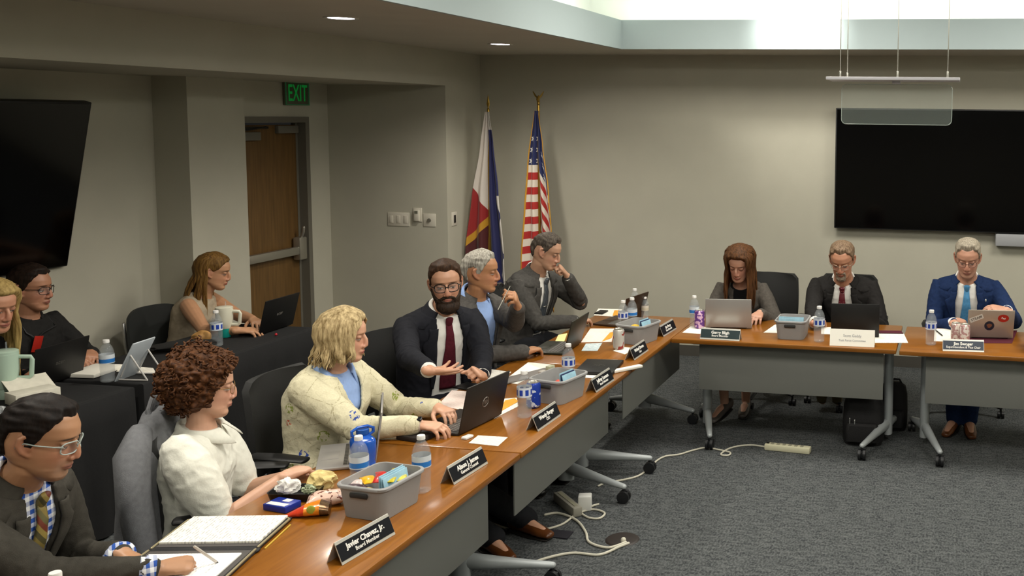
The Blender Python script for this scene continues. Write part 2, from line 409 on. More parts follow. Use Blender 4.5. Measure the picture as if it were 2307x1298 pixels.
# black draped tables by the left wall
M_cloth = mat('black_tablecloth', '#0d0d0e', .9, bump=.15, bscale=30)
BX0, BX1 = -5.0, -4.37
def draped(y0, y1, lab):
    t = thing('draped_table', lab, 'table', ((BX0+BX1)/2, (y0+y1)/2, 0), group='black draped tables along the left wall')
    w2, l2 = (BX1-BX0)/2, (y1-y0)/2
    MB().box((0, 0, .722), (2*w2-.02, 2*l2-.02, .03), bevel=.004).build('tabletop', mat('folding_top', '#77736a', .6), t)
    n = 160; per = []
    segs = [((-w2, -l2), (w2, -l2)), ((w2, -l2), (w2, l2)), ((w2, l2), (-w2, l2)), ((-w2, l2), (-w2, -l2))]
    for (a, b) in segs:
        L = math.hypot(b[0]-a[0], b[1]-a[1]); k = max(12, int(L*34))
        nx, ny = (b[1]-a[1])/L, -(b[0]-a[0])/L
        for j in range(k): per.append((a[0]+(b[0]-a[0])*j/k, a[1]+(b[1]-a[1])*j/k, nx, ny))
    rings = []
    for z, o, f in ((.74, -.02, 0), (.742, -.004, 0), (.735, .004, .0), (.6, .008, .15), (.4, .015, .5), (.2, .02, .8), (.012, .024, 1)):
        rings.append([(x+nx*(o+.014*f*math.sin(i*.9+1.3*math.sin(i*.21))), y+ny*(o+.014*f*math.sin(i*.9+1.3*math.sin(i*.21))), z) for i, (x, y, nx, ny) in enumerate(per)])
    MB().loft(rings[::-1]).build('cloth_cover', M_cloth, t, auto=50)
    for sy in (-1, 1):
        for sx in (-1, 1): MB().tube([(sx*(w2-.06), sy*(l2-.15), .0), (sx*(w2-.06), sy*(l2-.15), .71)], .014, 8, rnd_ends=False).build('leg', M_leg, t)
    return t
draped(4.69, 6.19, 'black draped table at the far end with the blonde laptop user')
draped(3.12, 4.63, 'black draped table nearer the camera with the small white tablet on a stand')
# ------------------------------------------------------------------ people: bodies
def interp(tab, x):
    if x <= tab[0][0]: return tab[0][1]
    for (a, fa), (b, fb) in zip(tab, tab[1:]):
        if x <= b:
            k = (x-a)/(b-a); k = k*k*(3-2*k)*.5+k*.5
            return fa+(fb-fa)*k
    return tab[-1][1]
HF = [(-.116, .066), (-.108, .079), (-.096, .0835), (-.08, .079), (-.068, .083), (-.056, .0845), (-.04, .083), (-.02, .080), (0, .078), (.014, .083), (.026, .090), (.05, .088), (.08, .074), (.1, .048), (.113, .02), (.12, -.01)]
HB = [(-.116, .03), (-.1, .0), (-.08, -.03), (-.06, -.07), (-.04, -.09), (0, -.105), (.03, -.107), (.06, -.1), (.085, -.082), (.103, -.055), (.115, -.03), (.12, -.014)]
HW = [(-.116, .02), (-.108, .034), (-.095, .045), (-.08, .0535), (-.06, .060), (-.03, .067), (0, .0715), (.03, .0755), (.055, .075), (.08, .066), (.1, .048), (.112, .028), (.12, .006)]
def head_pt(th, z, off=0.0, jaw=1.0):
    f, b, w = interp(HF, z), interp(HB, z), interp(HW, z)*(jaw if z < -.02 else 1+(jaw-1)*max(0, (.02-z)/.04))
    yc = (f*.42+b*.58) if z > -.07 else (f+b)/2
    s, c = math.sin(th), math.cos(th)
    ex = 2.0/2.25
    x = w*math.copysign(abs(s)**ex, s); y = (f-yc if c > 0 else yc-b)*math.copysign(abs(c)**ex, c)
    p = Vector((x, yc+y, z))
    if off:
        n = Vector((x/max(w, .068)**2, (p.y-yc)/max(.088, (f-b)/2)**2, (z-.01)/.115**2 * (1 if z > .01 else .25)))
        p = p + n.normalized()*off
    # modelling of the sockets and cheeks
    if c > 0:
        ax = abs(p.x)
        g = lambda x0, z0, rx, rz: math.exp(-((ax-x0)/rx)**2-((z-z0)/rz)**2)
        p.y += -.0085*g(.031, .002, .015, .011) + .003*g(.03, .024, .02, .008) + .0035*g(.04, -.03, .018, .018) - .003*g(.03, -.066, .012, .015)
    return p
def head_mesh(mb, M, jaw=1.0, nose=1.0):
    zs = [-.116, -.113, -.108, -.102, -.095]+[-.09+.006*i for i in range(33)]+[.106, .110, .114, .117, .119, .12]
    mb.loft([[head_pt(2*PI*k/64, z, jaw=jaw) for k in range(64)] for z in zs], True, M)
    n = nose*.55
    mb.tube([(0, .074, .02), (0, .085, .008), (0, .094, -.008), (0, .0885+.015*n, -.024), (0, .088+.02*n, -.034)], [(.006, .006), (.0075, .008), (.0095, .01), (.0115, .012), (.0125, .0105)], 14, up=(0, 0, 1), M=M)
    mb.tube([(0, .084+.014*n, -.04), (0, .084, -.046)], [.0095, .009], 12, M=M)
    for s in (-1, 1):
        mb.ball((s*.0125, .090, -.039), (.008, .010, .008), 9, M)
        mb.ball((s*.031, .0695, .001), (.0125, .0125, .012), 10, M)
        mb.ball((s*.031, .0715, .0085), (.016, .011, .006), 8, M)
        e = [(s*.070, .004, .022), (s*.080, -.012, .03), (s*.083, -.022, .02), (s*.082, -.024, 0), (s*.077, -.012, -.02), (s*.071, .002, -.03)]
        mb.tube(e, [.006, .008, .0085, .0085, .008, .006], 8, M=M)
        mb.ball((s*.072, -.006, 0), (.008, .016, .024), 8, M)
    mb.tube([(-.023, .078, -.0635), (-.012, .0875, -.061), (0, .0885, -.0605), (.012, .0875, -.061), (.023, .078, -.0635)], [.003, .0045, .005, .0045, .003], 8, up=(0, 0, 1), M=M)
    mb.tube([(-.02, .077, -.068), (-.01, .0855, -.071), (0, .087, -.0715), (.01, .0855, -.071), (.02, .077, -.068)], [.003, .005, .006, .005, .003], 8, up=(0, 0, 1), M=M)
HAND = {
 'type': ([(22, 30, 20), (24, 34, 22), (28, 36, 24), (34, 36, 26)], 0),
 'relax': ([(18, 22, 14), (22, 28, 16), (28, 32, 20), (34, 36, 22)], 0),
 'flat': ([(2, 6, 4), (3, 7, 5), (4, 8, 5), (5, 8, 6)], 0),
 'open': ([(5, 12, 8), (8, 16, 10), (12, 20, 12), (18, 24, 16)], -.25),
 'fist': ([(70, 85, 50), (74, 88, 50), (78, 88, 50), (80, 86, 50)], .5),
 'pen': ([(48, 42, 18), (56, 52, 28), (66, 64, 38), (74, 70, 40)], .45),
 'hold': ([(52, 50, 25), (60, 56, 30), (66, 60, 34), (70, 60, 36)], .4),
 'spread': ([(14, 20, 12), (16, 22, 14), (20, 26, 16), (26, 30, 18)], 0)}
def hand_mesh(mb, w, d, back, side, pose='relax', sc=1.0):
    """w wrist, d finger direction, back = direction the back of the hand looks, side +1 when the thumb is on the left of d seen from above the back"""
    d = Vector(d).normalized(); b = Vector(back); b = (b - d*b.dot(d)).normalized(); y = b.cross(d)*side
    def P(x, yy, z): return Vector(w) + (d*x + y*yy + b*z)*sc
    curls, th = HAND[pose]
    mb.tube([P(-.02, 0, 0), P(.012, .001, 0), P(.045, .002, .001), (P(.078, 0, .002)), P(.09, -.001, .001)], [(.027*sc, .020*sc), (.029*sc, .019*sc), (.038*sc, .0155*sc), (.041*sc, .0135*sc), (.039*sc, .011*sc)], 16, up=b, ex=2.4)
    tips = []
    for i, (yy, L, sp) in enumerate(((.0315, .072, .10), (.0105, .081, .02), (-.0105, .075, -.05), (-.031, .059, -.13))):
        p = P(.084-(.006 if i in (0,) else 0)-(.012 if i == 3 else 0), yy, .001); a = 0; pts = [p-(d*.02)*sc, p]
        fd = (d*math.cos(sp)+y*math.sin(sp)).normalized()
        for k, seg in enumerate((.46, .30, .24)):
            a += math.radians(curls[i][k]); v = fd*math.cos(a) - b*math.sin(a)
            pts.append(pts[-1]+v*(L*seg*sc*.5)); pts.append(pts[-1]+v*(L*seg*sc*.5))
        mb.tube(pts, [r*sc for r in (.0085, .0092, .0088, .0088, .0082, .0083, .0076, .0068)], 10); tips.append(pts[-1])
    p0 = P(.018, .022, -.006); t1 = (d*(.62+.2*th) + y*(.68-.55*th) - b*(.30+.35*max(0, th))).normalized(); t2 = (d*(.85) + y*(.38-.55*th) - b*(.25+.3*max(0, th))).normalized(); t3 = (d*.92+y*(.2-.6*th)-b*.25).normalized()
    q1 = p0+t1*.042*sc; q2 = q1+t2*.034*sc; q3 = q2+t3*.026*sc
    mb.tube([p0, p0+t1*.02*sc, q1, (q1+q2)/2, q2, q3], [r*sc for r in (.014, .0135, .011, .0105, .0098, .0078)], 10)
    tips.append(q3); return tips
MALE = dict(a=[(-.12, .17), (0, .178), (.25, .163), (.5, .172), (.7, .188), (.82, .196), (.88, .192), (.92, .172), (.955, .135), (.98, .1), (1.0, .078), (1.05, .06)], b=[(-.12, .12), (0, .13), (.25, .128), (.5, .132), (.7, .13), (.84, .113), (.92, .09), (.97, .075), (1.0, .066), (1.05, .058)], sh=.19)
FEM = dict(a=[(-.12, .17), (0, .178), (.25, .14), (.5, .148), (.7, .162), (.82, .168), (.88, .163), (.92, .145), (.955, .112), (.98, .084), (1.0, .066), (1.05, .05)], b=[(-.12, .12), (0, .125), (.25, .108), (.5, .118), (.68, .130), (.84, .1), (.92, .08), (.97, .066), (1.0, .058), (1.05, .05)], sh=.162)
def remesh(mb, vox, smooth=2, name='m'):
    me = mb.mesh(name); bm = bmesh.new(); bm.from_mesh(me); bmesh.ops.recalc_face_normals(bm, faces=bm.faces[:]); bm.to_mesh(me); bm.free()
    o = bpy.data.objects.new('tmp', me); C.objects.link(o)
    md = o.modifiers.new('r', 'REMESH'); md.mode = 'VOXEL'; md.voxel_size = vox; md.use_smooth_shade = True
    if smooth:
        ms = o.modifiers.new('s', 'SMOOTH'); ms.iterations = smooth; ms.factor = .5
    dg = bpy.context.evaluated_depsgraph_get(); dg.update()
    r = bpy.data.meshes.new_from_object(o.evaluated_get(dg)); bpy.data.objects.remove(o); bpy.data.meshes.remove(me)
    r.name = name; return r
def put(me, name, mt, parent, smooth=True):
    me.materials.clear()
    for q in (mt if isinstance(mt, (list, tuple)) else [mt]): me.materials.append(q)
    if smooth: me.polygons.foreach_set('use_smooth', [True]*len(me.polygons))
    o = bpy.data.objects.new(name, me); C.objects.link(o); o.parent = parent
    o.matrix_parent_inverse = Matrix.Translation(-parent.location) if parent.parent is None else Matrix.Identity(4)
    return o
def wrinkle(me, amp=.004, f1=9, f2=24, seed=0, elbows=()):
    n = len(me.vertices); co = np.empty(n*3, np.float32); me.vertices.foreach_get('co', co)
    no = np.empty(n*3, np.float32); me.vertices.foreach_get('normal', no); co = co.reshape(-1, 3); no = no.reshape(-1, 3)
    d = np.empty(n, np.float32); o = Vector((seed*3.1, seed*1.7, 0))
    for i in range(n):
        p = Vector(co[i])
        q = Vector((p.x*f1, p.y*f1, p.z*f1*.7))+o
        s = noise.noise(q)
        t = 1-abs(noise.noise(Vector((p.x*f2, p.y*f2, p.z*f2))+o))*2
        k = s*.9 + t*.55-.3
        for (e, ax, r) in elbows:
            v = p-e; dd = v.length
            if dd < r: k += 1.0*math.sin(v.dot(ax)*190+3*noise.noise(p*18))*(1-dd/r)
        d[i] = k*amp
    co += no*d[:, None]; me.vertices.foreach_set('co', co.ravel()); me.update()
def skin_mat(name, col, hp):
    """skin with face features painted by head-local coordinates (brows, lids, irises, lips)"""
    mt, t, b = newmat(name)
    at = t.add('ShaderNodeAttribute'); at.attribute_name = 'hp'
    sep = t.add('ShaderNodeSeparateXYZ'); t.link(at.outputs['Vector'], sep.inputs[0])
    ab = t.math('ABSOLUTE', sep.outputs[0]); cmb = t.add('ShaderNodeCombineXYZ'); t.link(ab, cmb.inputs[0]); t.link(sep.outputs[1], cmb.inputs[1]); t.link(sep.outputs[2], cmb.inputs[2])
    def ell(c, r, soft=.25, rot=0):
        s1 = t.add('ShaderNodeVectorMath'); s1.operation = 'SUBTRACT'; t.link(cmb.outputs[0], s1.inputs[0]); s1.inputs[1].default_value = c
        o = s1.outputs[0]
        if rot:
            vr = t.add('ShaderNodeVectorRotate'); vr.rotation_type = 'Y_AXIS'; vr.inputs['Angle'].default_value = rot; t.link(o, vr.inputs[0]); o = vr.outputs[0]
        s2 = t.add('ShaderNodeVectorMath'); s2.operation = 'DIVIDE'; t.link(o, s2.inputs[0]); s2.inputs[1].default_value = r
        s3 = t.add('ShaderNodeVectorMath'); s3.operation = 'LENGTH'; t.link(s2.outputs[0], s3.inputs[0])
        mr = t.add('ShaderNodeMapRange'); mr.inputs[1].default_value = 1+soft; mr.inputs[2].default_value = 1-soft; t.link(s3.outputs['Value'], mr.inputs[0])
        return mr.outputs[0]
    base = lin(col); red = lin(hp.get('blush', '#b4685a')); lip = lin(hp.get('lip', '#9c5a50')); brow = lin(hp.get('brow', '#4a3424'))
    tc = t.add('ShaderNodeTexCoord'); nz = t.add('ShaderNodeTexNoise'); nz.inputs['Scale'].default_value = 28; nz.inputs['Detail'].default_value = 5; t.link(tc.outputs['Object'], nz.inputs[0])
    c = t.mix(nz.outputs[0], tuple(x*.88 for x in base[:3])+(1,), tuple(min(1, x*1.1) for x in base[:3])+(1,))
    def over(c, m, colr, f=1.0): return t.mix(t.math('MULTIPLY', m, f), c, colr)
    c = over(c, ell((.042, .07, -.03), (.028, .04, .024), .9), red, .28)
    c = over(c, ell((0, .1, -.03), (.02, .03, .018), .8), red, .3)
    c = over(c, ell((.08, -.01, 0), (.02, .03, .035), .6), red, .3)
    if hp.get('stubble'): c = over(c, ell((0, .05, -.085), (.06, .06, .042), .35), lin(hp['stubble']), .45)
    op = hp.get('open', .6); ez = -.001 - .004*(1-op)
    c = over(c, ell((.031, .075, .0035), (.019, .03, .010), .7), lin('#5c3a2e'), .35)
    c = over(c, ell((.031, .08, ez+.0012), (.0165, .03, .0028+.0045*op), .3), lin('#1d1410'), .85)
    if op > .15:
        c = over(c, ell((.031, .08, ez-.0002), (.0140, .03, .0012+.0042*op), .2), lin('#d8cfc6'))
        gx = hp.get('gaze', 0)
        c = over(c, ell((.031+gx, .08, ez), (.0056, .03, .0012+.0046*op), .2), lin(hp.get('iris', '#2c2018')))
    c = over(c, ell((.033, .085, .0225), (.0215, .03, hp.get('browh', .0042)), .4, math.radians(-7)), brow, hp.get('browf', .85))
    c = over(c, ell((0, .085, -.0655), (.0225, .03, hp.get('liph', .0085)), .35), lip, .85)
    c = over(c, ell((0, .085, -.0655), (.022, .03, .0013), .5), lin('#3b1c18'), .9)
    c = over(c, ell((.0075, .1, -.0455), (.0045, .02, .003), .5), lin('#3b1c18'), .7)
    t.link(c, b.inputs['Base Color']); b.inputs['Roughness'].default_value = .48
    b.inputs['Subsurface Weight'].default_value = .0
    return mt
def R_head(yaw, pitch, roll):
    return (Matrix.Rotation(math.radians(yaw-90), 3, 'Z') @ Matrix.Rotation(math.radians(-pitch), 3, 'X') @ Matrix.Rotation(math.radians(roll), 3, 'Y'))
class Person:
    def __init__(s, label, head, hs, yaw, pitch, roll, body, skin, hp, sex='m', lean=.12, nf=-.05, nz=-.155, hipz=.57, slouch=.05, width=1.0, depth=1.0, shtilt=0, twist=0, jaw=1.0, nose=1.0, vox=.0045, hipdx=(0, 0), bulk=1.0):
        s.hc = Vector(head); s.hs = hs; s.Rh = R_head(yaw, pitch, roll); s.MH = Matrix.Translation(s.hc) @ (s.Rh.to_4x4() @ Matrix.Scale(hs, 4))
        s.fwd = Vector((math.cos(math.radians(body)), math.sin(math.radians(body)), 0)); s.right = Vector((s.fwd.y, -s.fwd.x, 0))
        s.T = MALE if sex == 'm' else FEM; s.sex = sex; s.w = width; s.dp = depth; s.vox = vox; s.jaw = jaw; s.nose = nose
        tw = math.radians(twist); s.sright = (s.right*math.cos(tw) + s.fwd*math.sin(tw) + Vector((0, 0, shtilt))).normalized()
        s.N = s.hc + s.fwd*nf*hs + Vector((0, 0, nz*hs))
        s.H = Vector((s.N.x, s.N.y, hipz)) - s.fwd*lean + Vector((hipdx[0], hipdx[1], 0)); s.H.z = hipz
        s.mid = (s.N+s.H)/2 - s.fwd*slouch
        s.p = thing('person', label, 'person', (s.H.x, s.H.y, 0), group=None)
        s.body_parts = MB(); s.arms = {}; s.legs = {}
        s.armk = .8; s.skin = skin_mat('skin_%d' % rnd.randrange(10**6), skin, hp)
        s.L = (s.N-s.H).length
    def spine(s, t):
        if t > 1: return s.N + (s.N-s.mid).normalized()*(t-1)*s.L
        if t < 0: return s.H + (s.H-s.mid).normalized()*(-t)*s.L
        return s.H*(1-t)**2 + s.mid*2*t*(1-t) + s.N*t*t
    def axes(s, t):
        d = (s.spine(min(t+.02, 1.2))-s.spine(t-.02)).normalized(); k = min(1, max(0, t))
        r = (s.right*(1-k)+s.sright*k).normalized(); f = d.cross(r)*-1
        f = r.cross(d)*-1 if (r.cross(d)*-1).dot(s.fwd) > 0 else r.cross(d)
        r = d.cross(f) if d.cross(f).dot(r) > 0 else f.cross(d)
        return r.normalized(), f.normalized(), d
    def tor(s, t, th, inf=0.0):
        r, f, d = s.axes(t); a = interp(s.T['a'], t)*s.w+inf; b = interp(s.T['b'], t)*s.dp+inf
        sn, cs = math.sin(th), math.cos(th); ex = .85
        belly = .0
        return s.spine(t) + r*(a*math.copysign(abs(sn)**ex, sn)) + f*(b*math.copysign(abs(cs)**ex, cs)*(1.0 if cs > 0 else .95))
    def rings(s, t0, t1, n, inf=0.0, k=40):
        return [[tuple(s.tor(t0+(t1-t0)*i/n, 2*PI*j/k, inf)) for j in range(k)] for i in range(n+1)]
    def shoulder(s, side):  # side +1 = right
        r, f, d = s.axes(.9); return s.spine(.86) + r*(side*s.T['sh']*s.w*.93) - f*.005
    def arm(s, side, wrist, d, back, pose='relax', pole=None, up=.29, fo=.26, thumb=None, hsc=1.0, shift=(0, 0, 0)):
        S0 = s.shoulder(side)+Vector(shift); Wv = Vector(wrist); v = Wv-S0; D = v.length
        k = s.hs if s.hs < 1.12 else 1.12; up *= k; fo *= k
        if D > (up+fo)*.985: q = D/((up+fo)*.985); up *= q; fo *= q
        if D < abs(up-fo)+.02: up = fo = D*.6
        x = (up*up-fo*fo+D*D)/(2*D); hgt = math.sqrt(max(0, up*up-x*x)); vn = v.normalized()
        pl = Vector(pole) if pole is not None else Vector((0, 0, -1)) - s.fwd*.4 + s.right*side*.4
        pl = (pl - vn*pl.dot(vn)).normalized(); E_ = S0+vn*x+pl*hgt
        s.arms[side] = (S0, E_, Wv)
        hk = s.hs*hsc; b = s.body_parts; kk = k; k = k*s.armk
        b.tube([S0-(E_-S0).normalized()*.0, S0.lerp(E_, .3), S0.lerp(E_, .7), E_], [.05*k, .05*k, .043*k, .038*k], 14)
        fa = Wv-E_
        b.tube([E_, E_+fa*.25, E_+fa*.6, E_+fa*.9, Wv], [.038*k, .042*k, .036*k, .029*kk, .026*kk], 14)
        th = thumb if thumb is not None else (1 if side > 0 else -1)
        return hand_mesh(b, Wv, d, back, th, pose, hk)
    def leg(s, side, knee, foot, fdir=None):
        hp = s.H + s.right*(side*.095); K = Vector(knee); F = Vector(foot); s.legs[side] = (hp, K, F, Vector(fdir) if fdir is not None else s.fwd)
        b = s.body_parts
        b.tube([hp, hp.lerp(K, .5), K], [.082, .07, .052], 14); b.tube([K, K.lerp(F, .3), K.lerp(F, .7), F], [.05, .053, .038, .032], 14)
        fd = s.legs[side][3]; b.tube([F+Vector((0, 0, -.03))-fd*.04, F+fd*.06+Vector((0, 0, -.035)), F+fd*.14+Vector((0, 0, -.05))], [.032, .034, .024], 10)
    def sit_legs(s, spread=.12, fwd=.43, foot=.06, kz=.55):
        for side in (-1, 1):
            k = s.H + s.fwd*fwd + s.right*side*spread; k.z = kz; f = k + s.fwd*foot; f.z = .09; s.leg(side, k, f)
    def finish(s, head=True):
        b = s.body_parts
        head_mesh(b, s.MH, s.jaw, s.nose)
        nk = .056 if s.sex == 'm' else .046
        a = s.MH @ Vector((0, -.022, -.03)); c = s.MH @ Vector((0, -.012, -.085)); n0 = s.spine(1.0)
        k = s.hs
        b.tube([a, c, c.lerp(n0, .6), n0, s.spine(.93)], [nk*.98*k, nk*k, nk*1.02*k, nk*1.2*k, nk*1.5*k], 18)
        b.loft(s.rings(-.1, 1.03, 22, -.012))
        me = remesh(b, s.vox, 2, 'body')
        Mi = s.MH.inverted(); n = len(me.vertices); co = np.empty(n*3, np.float32); me.vertices.foreach_get('co', co); co = co.reshape(-1, 3)
        A = np.array(Mi); hp = co @ A[:3, :3].T + A[:3, 3]
        at = me.attributes.new('hp', 'FLOAT_VECTOR', 'POINT'); at.data.foreach_set('vector', hp.astype(np.float32).ravel())
        s.body = put(me, 'body', s.skin, s.p)
        return s
    # -------------------------------------------------------------- clothing
    def sleeve_pts(s, side, end=1.0):
        S0, E_, Wv = s.arms[side]; r, f, d = s.axes(.85); inn = s.spine(.84)+r*(side*s.T['sh']*s.w*.62)
        P = [inn, S0]; u = [0, .0]
        for k in (.25, .5, .75): P.append(S0.lerp(E_, k))
        P.append(E_)
        for k in (.25, .5, .75, 1): P.append(E_.lerp(Wv, k*end))
        return P
    def sleeve(s, mb, side, rad, end=.96, short=None):
        P = s.sleeve_pts(side, end)
        if short is not None: P = P[:short]; rad = rad[:short]
        # round the elbow a little
        mb.tube(P, rad, 20)
    def top(s, name, mt, inf=.008, t0=-.1, t1=1.0, sleeves=None, end=.97, short=None, vox=.006, amp=.0035, seed=1, neck=None, extra=None):
        mb = MB(); mb.loft(s.rings(t0, t1, 26, inf))
        if sleeves:
            for sd in s.arms: s.sleeve(mb, sd, sleeves, end, short)
        if extra: extra(mb)
        me = remesh(mb, vox, 3, name)
        if amp: wrinkle(me, amp, seed=seed, elbows=[(s.arms[a][1], (s.arms[a][2]-s.arms[a][0]).normalized(), .13) for a in s.arms] if sleeves and short is None else [])
        return put(me, name, mt, s.p)
    def opening(s, tab):
        return lambda t: interp(tab, t)
    def jacket(s, mt, opn=((-.2, .05), (.18, .02), (.32, .006), (.5, .035), (.72, .07), (.85, .078), (.95, .062), (1.03, .055)), inf=.02, sleeves=(.062, .070, .070, .066, .062, .060, .057, .053, .049, .046), end=.93, vox=.0062, amp=.0045, seed=1, t1=1.0, collar=True, lapel=True, lw=.07, lt0=.33):
        s.opn = lambda t: interp(opn, t); n = 34; k = 56; P = []; s.jinf = inf
        for i in range(n+1):
            t = -.16 + (t1+.16)*i/n; a = interp(s.T['a'], t)*s.w+inf; o = min(.9, s.opn(t)/a); th0 = math.asin(o)*1.0
            th0 = math.asin(min(.95, o**(1/.85)))
            P.append([s.tor(t, th0+(2*PI-2*th0)*j/k, inf) for j in range(k+1)])
        mb = MB(); mb.sheet(P, .015)
        for sd in s.arms: s.sleeve(mb, sd, list(sleeves), end)
        me = remesh(mb, vox, 2, 'jacket')
        wrinkle(me, amp, seed=seed, elbows=[(s.arms[a][1], (s.arms[a][2]-s.arms[a][0]).normalized(), .12) for a in s.arms])
        s.jk = put(me, 'jacket', mt, s.p)
        if lapel:
            for sd in (-1, 1):
                lm = MB(); P = []
                for i in range(23):
                    t = lt0 + (.93-lt0)*i/22; a = interp(s.T['a'], t)*s.w+inf; o = s.opn(t); q = (t-lt0)/(.93-lt0)
                    wd = lw*min(1, q*1.25+.12) if q < .80 else lw*(.62 if q > .84 else .98-(q-.8)*9)
                    row = []
                    for j in range(6):
                        x = min(.97*a, o-.004+wd*j/5); th = math.asin(min(.97, (x/a)**(1/.85)))
                        row.append(s.tor(t, sd*th, inf+.015+.006*math.sin(PI*j/5)))
                    P.append(row)
                lm.sheet(P, .006)
                me = lm.mesh('lapel'); fixn(me); put(me, 'lapel', mt, s.p)
        if collar:
            cm = MB(); P = []
            for j in range(33):
                th = .62 + (2*PI-1.24)*j/32; row = []
                bk = (1-math.cos(th))/2
                for (t, i_) in ((.925, .030), (.96, .024), (1.0, .020), (1.03+.045*bk, .016), (1.035+.05*bk, .006)): row.append(s.tor(t, th, i_))
                P.append(row)
            cm.sheet(P, .007); me = cm.mesh('coat_collar'); fixn(me); put(me, 'coat_collar', mt, s.p)
    def shirt_collar(s, mt, gap=.28, r=.0, spread=.055, name='shirt_collar', hgt=.046, flare=0):
        """stand and fold-down leaf with two points"""
        cm = MB(); P = []; n0 = s.spine(1.0); c = s.MH @ Vector((0, -.014, -.1)); ax = (c-n0).normalized()
        rr, f, d = s.axes(1.0); f = (f-ax*f.dot(ax)).normalized(); rr = ax.cross(f); rr = rr if rr.dot(s.sright) > 0 else -rr
        k = s.hs; R0 = (.066 if s.sex == 'm' else .057)*k + r
        for j in range(41):
            th = gap + (2*PI-2*gap)*j/40; ed = max(0, 1-abs((th if th < PI else 2*PI-th)-gap)/1.0)
            dr = f*math.cos(th)+rr*math.sin(th); z0 = -.018-.018*math.cos(th); row = []
            lf = .036+spread*ed**1.5*.55
            for (ro, z) in ((R0, z0), (R0-.003, z0+hgt*.8), (R0, z0+hgt), (R0+.008, z0+hgt*.96), (R0+.013+.006*ed+flare*.55*(.1+.9*ed), z0+hgt-lf*.5), (R0+.018+.014*ed+flare*(.1+.9*ed), z0+hgt-lf)): row.append(n0+ax*z+dr*ro)
            P.append(row)
        cm.sheet(P, .004); me = cm.mesh(name); fixn(me); return put(me, name, mt, s.p)
    def tie(s, mt, inf=.012, t0=.25, knot_t=.965, wk=.022, wl=.043):
        P = []; mb = MB(); n = 22
        for i in range(n+1):
            t = knot_t-.02 - (knot_t-.02-t0)*i/n; wd = wk*.72+(wl-wk*.72)*min(1, i/n*1.25); a = interp(s.T['a'], t)*s.w; row = []
            for j in range(7):
                x = wd*(j/3-1); th = math.copysign(math.asin(min(.9, (abs(x)/a)**(1/.85))), x); row.append(s.tor(t, th, inf+.008+.004*(1-(j/3-1)**2)))
            P.append(row)
        mb.sheet(P, .004)
        kn = s.tor(knot_t, 0, inf+.012); r, f, d = s.axes(.95)
        up = ((s.MH @ Vector((0, .03, -.1)))-kn).normalized()
        mb.tube([kn-d*.026*s.hs, kn, kn+d*.02*s.hs], [(wk*.62, .010), (wk*.9, .015), (wk, .012)], 14, up=f)
        me = mb.mesh('tie'); fixn(me); return put(me, 'tie', mt, s.p)
    def cuffs(s, mt, sides=(-1, 1), a=.86, b=.985, r=.036):
        for sd in sides:
            S0, E_, Wv = s.arms[sd]; mb = MB().tube([E_.lerp(Wv, a), E_.lerp(Wv, b)], [r*1.06*s.hs, r*s.hs], 18, rnd_ends=False)
            me = mb.mesh('shirt_cuff'); fixn(me); put(me, 'shirt_cuff', mt, s.p)
    def trousers(s, mt, hem=1.03, r=(.115, .092, .075, .066, .060), seed=2, skirt=False):
        mb = MB(); mb.tube([s.H-s.fwd*.03, s.H+s.fwd*.08], [(.175*s.w, .12)]*2, 20, up=(0, 0, 1))
        for sd in s.legs:
            hp, K, F, fd = s.legs[sd]; mb.tube([hp, hp.lerp(K, .5), K, K.lerp(F, .4), K.lerp(F, hem)], list(r), 18)
        me = remesh(mb, .009, 2, 'trousers'); wrinkle(me, .004, seed=seed); return put(me, 'trousers', mt, s.p)
    def shoes(s, mt, sole=None):
        for sd in s.legs:
            hp, K, F, fd = s.legs[sd]; fd = Vector((fd.x, fd.y, fd.z)).normalized(); up = Vector((0, 0, 1)) if abs(fd.z) < .8 else -s.fwd
            a = F+up*-.06-fd*.075; mb = MB()
            mb.tube([a+up*.022, a+fd*.06+up*.026, a+fd*.13+up*.016, a+fd*.2+up*.006, a+fd*.255+up*.0], [(.033, .045), (.037, .045), (.042, .036), (.043, .026), (.033, .018)], 18, up=up)
            me = remesh(mb, .007, 2, 'shoe'); o = put(me, 'shoe', mt, s.p)
            so = MB().tube([a-up*.024, a+fd*.12-up*.026, a+fd*.25-up*.022], [(.034, .008), (.043, .007), (.034, .006)], 14, up=up); m2 = so.mesh('sole'); fixn(m2); put(m2, 'sole', sole or M_sole, s.p)
    # -------------------------------------------------------------- hair
    def cap(s, mt, line, thick, seed=0, rough=.003, f=60, name='hair', top=None, z0=-.1, ny=None, strand=None, lift=None):
        zs = [z0+(.119-z0)*(1-(1-i/59)**1.15) for i in range(60)]; K = 180; rg = []
        for z in zs:
            r = []
            for k in range(K):
                th = 2*PI*k/K; d = math.degrees(th if th < PI else 2*PI-th); zl = interp(line, d)
                m_ = max(0, min(1, (z-zl)/.022+.25)); tt_ = thick(d, z, 1 if th < PI else -1)
                p0 = head_pt(th, z, 0, s.jaw)
                if strand: nz = noise.noise(Vector((p0.x*strand[0], p0.y*strand[1], p0.z*strand[2]))+Vector((seed, 0, 0)))
                else: nz = noise.noise(p0*f+Vector((seed*5, 0, 0)))
                off = -.014 + (m_*(tt_+.014)) + m_*rough*nz*max(0, min(1, (.116-z)/.02))
                r.append(head_pt(th, z, off, s.jaw))
            rg.append(r)
        mb = MB(); mb.loft(rg, True, s.MH); me = mb.mesh(name); fixn(me); return put(me, name, mt, s.p)
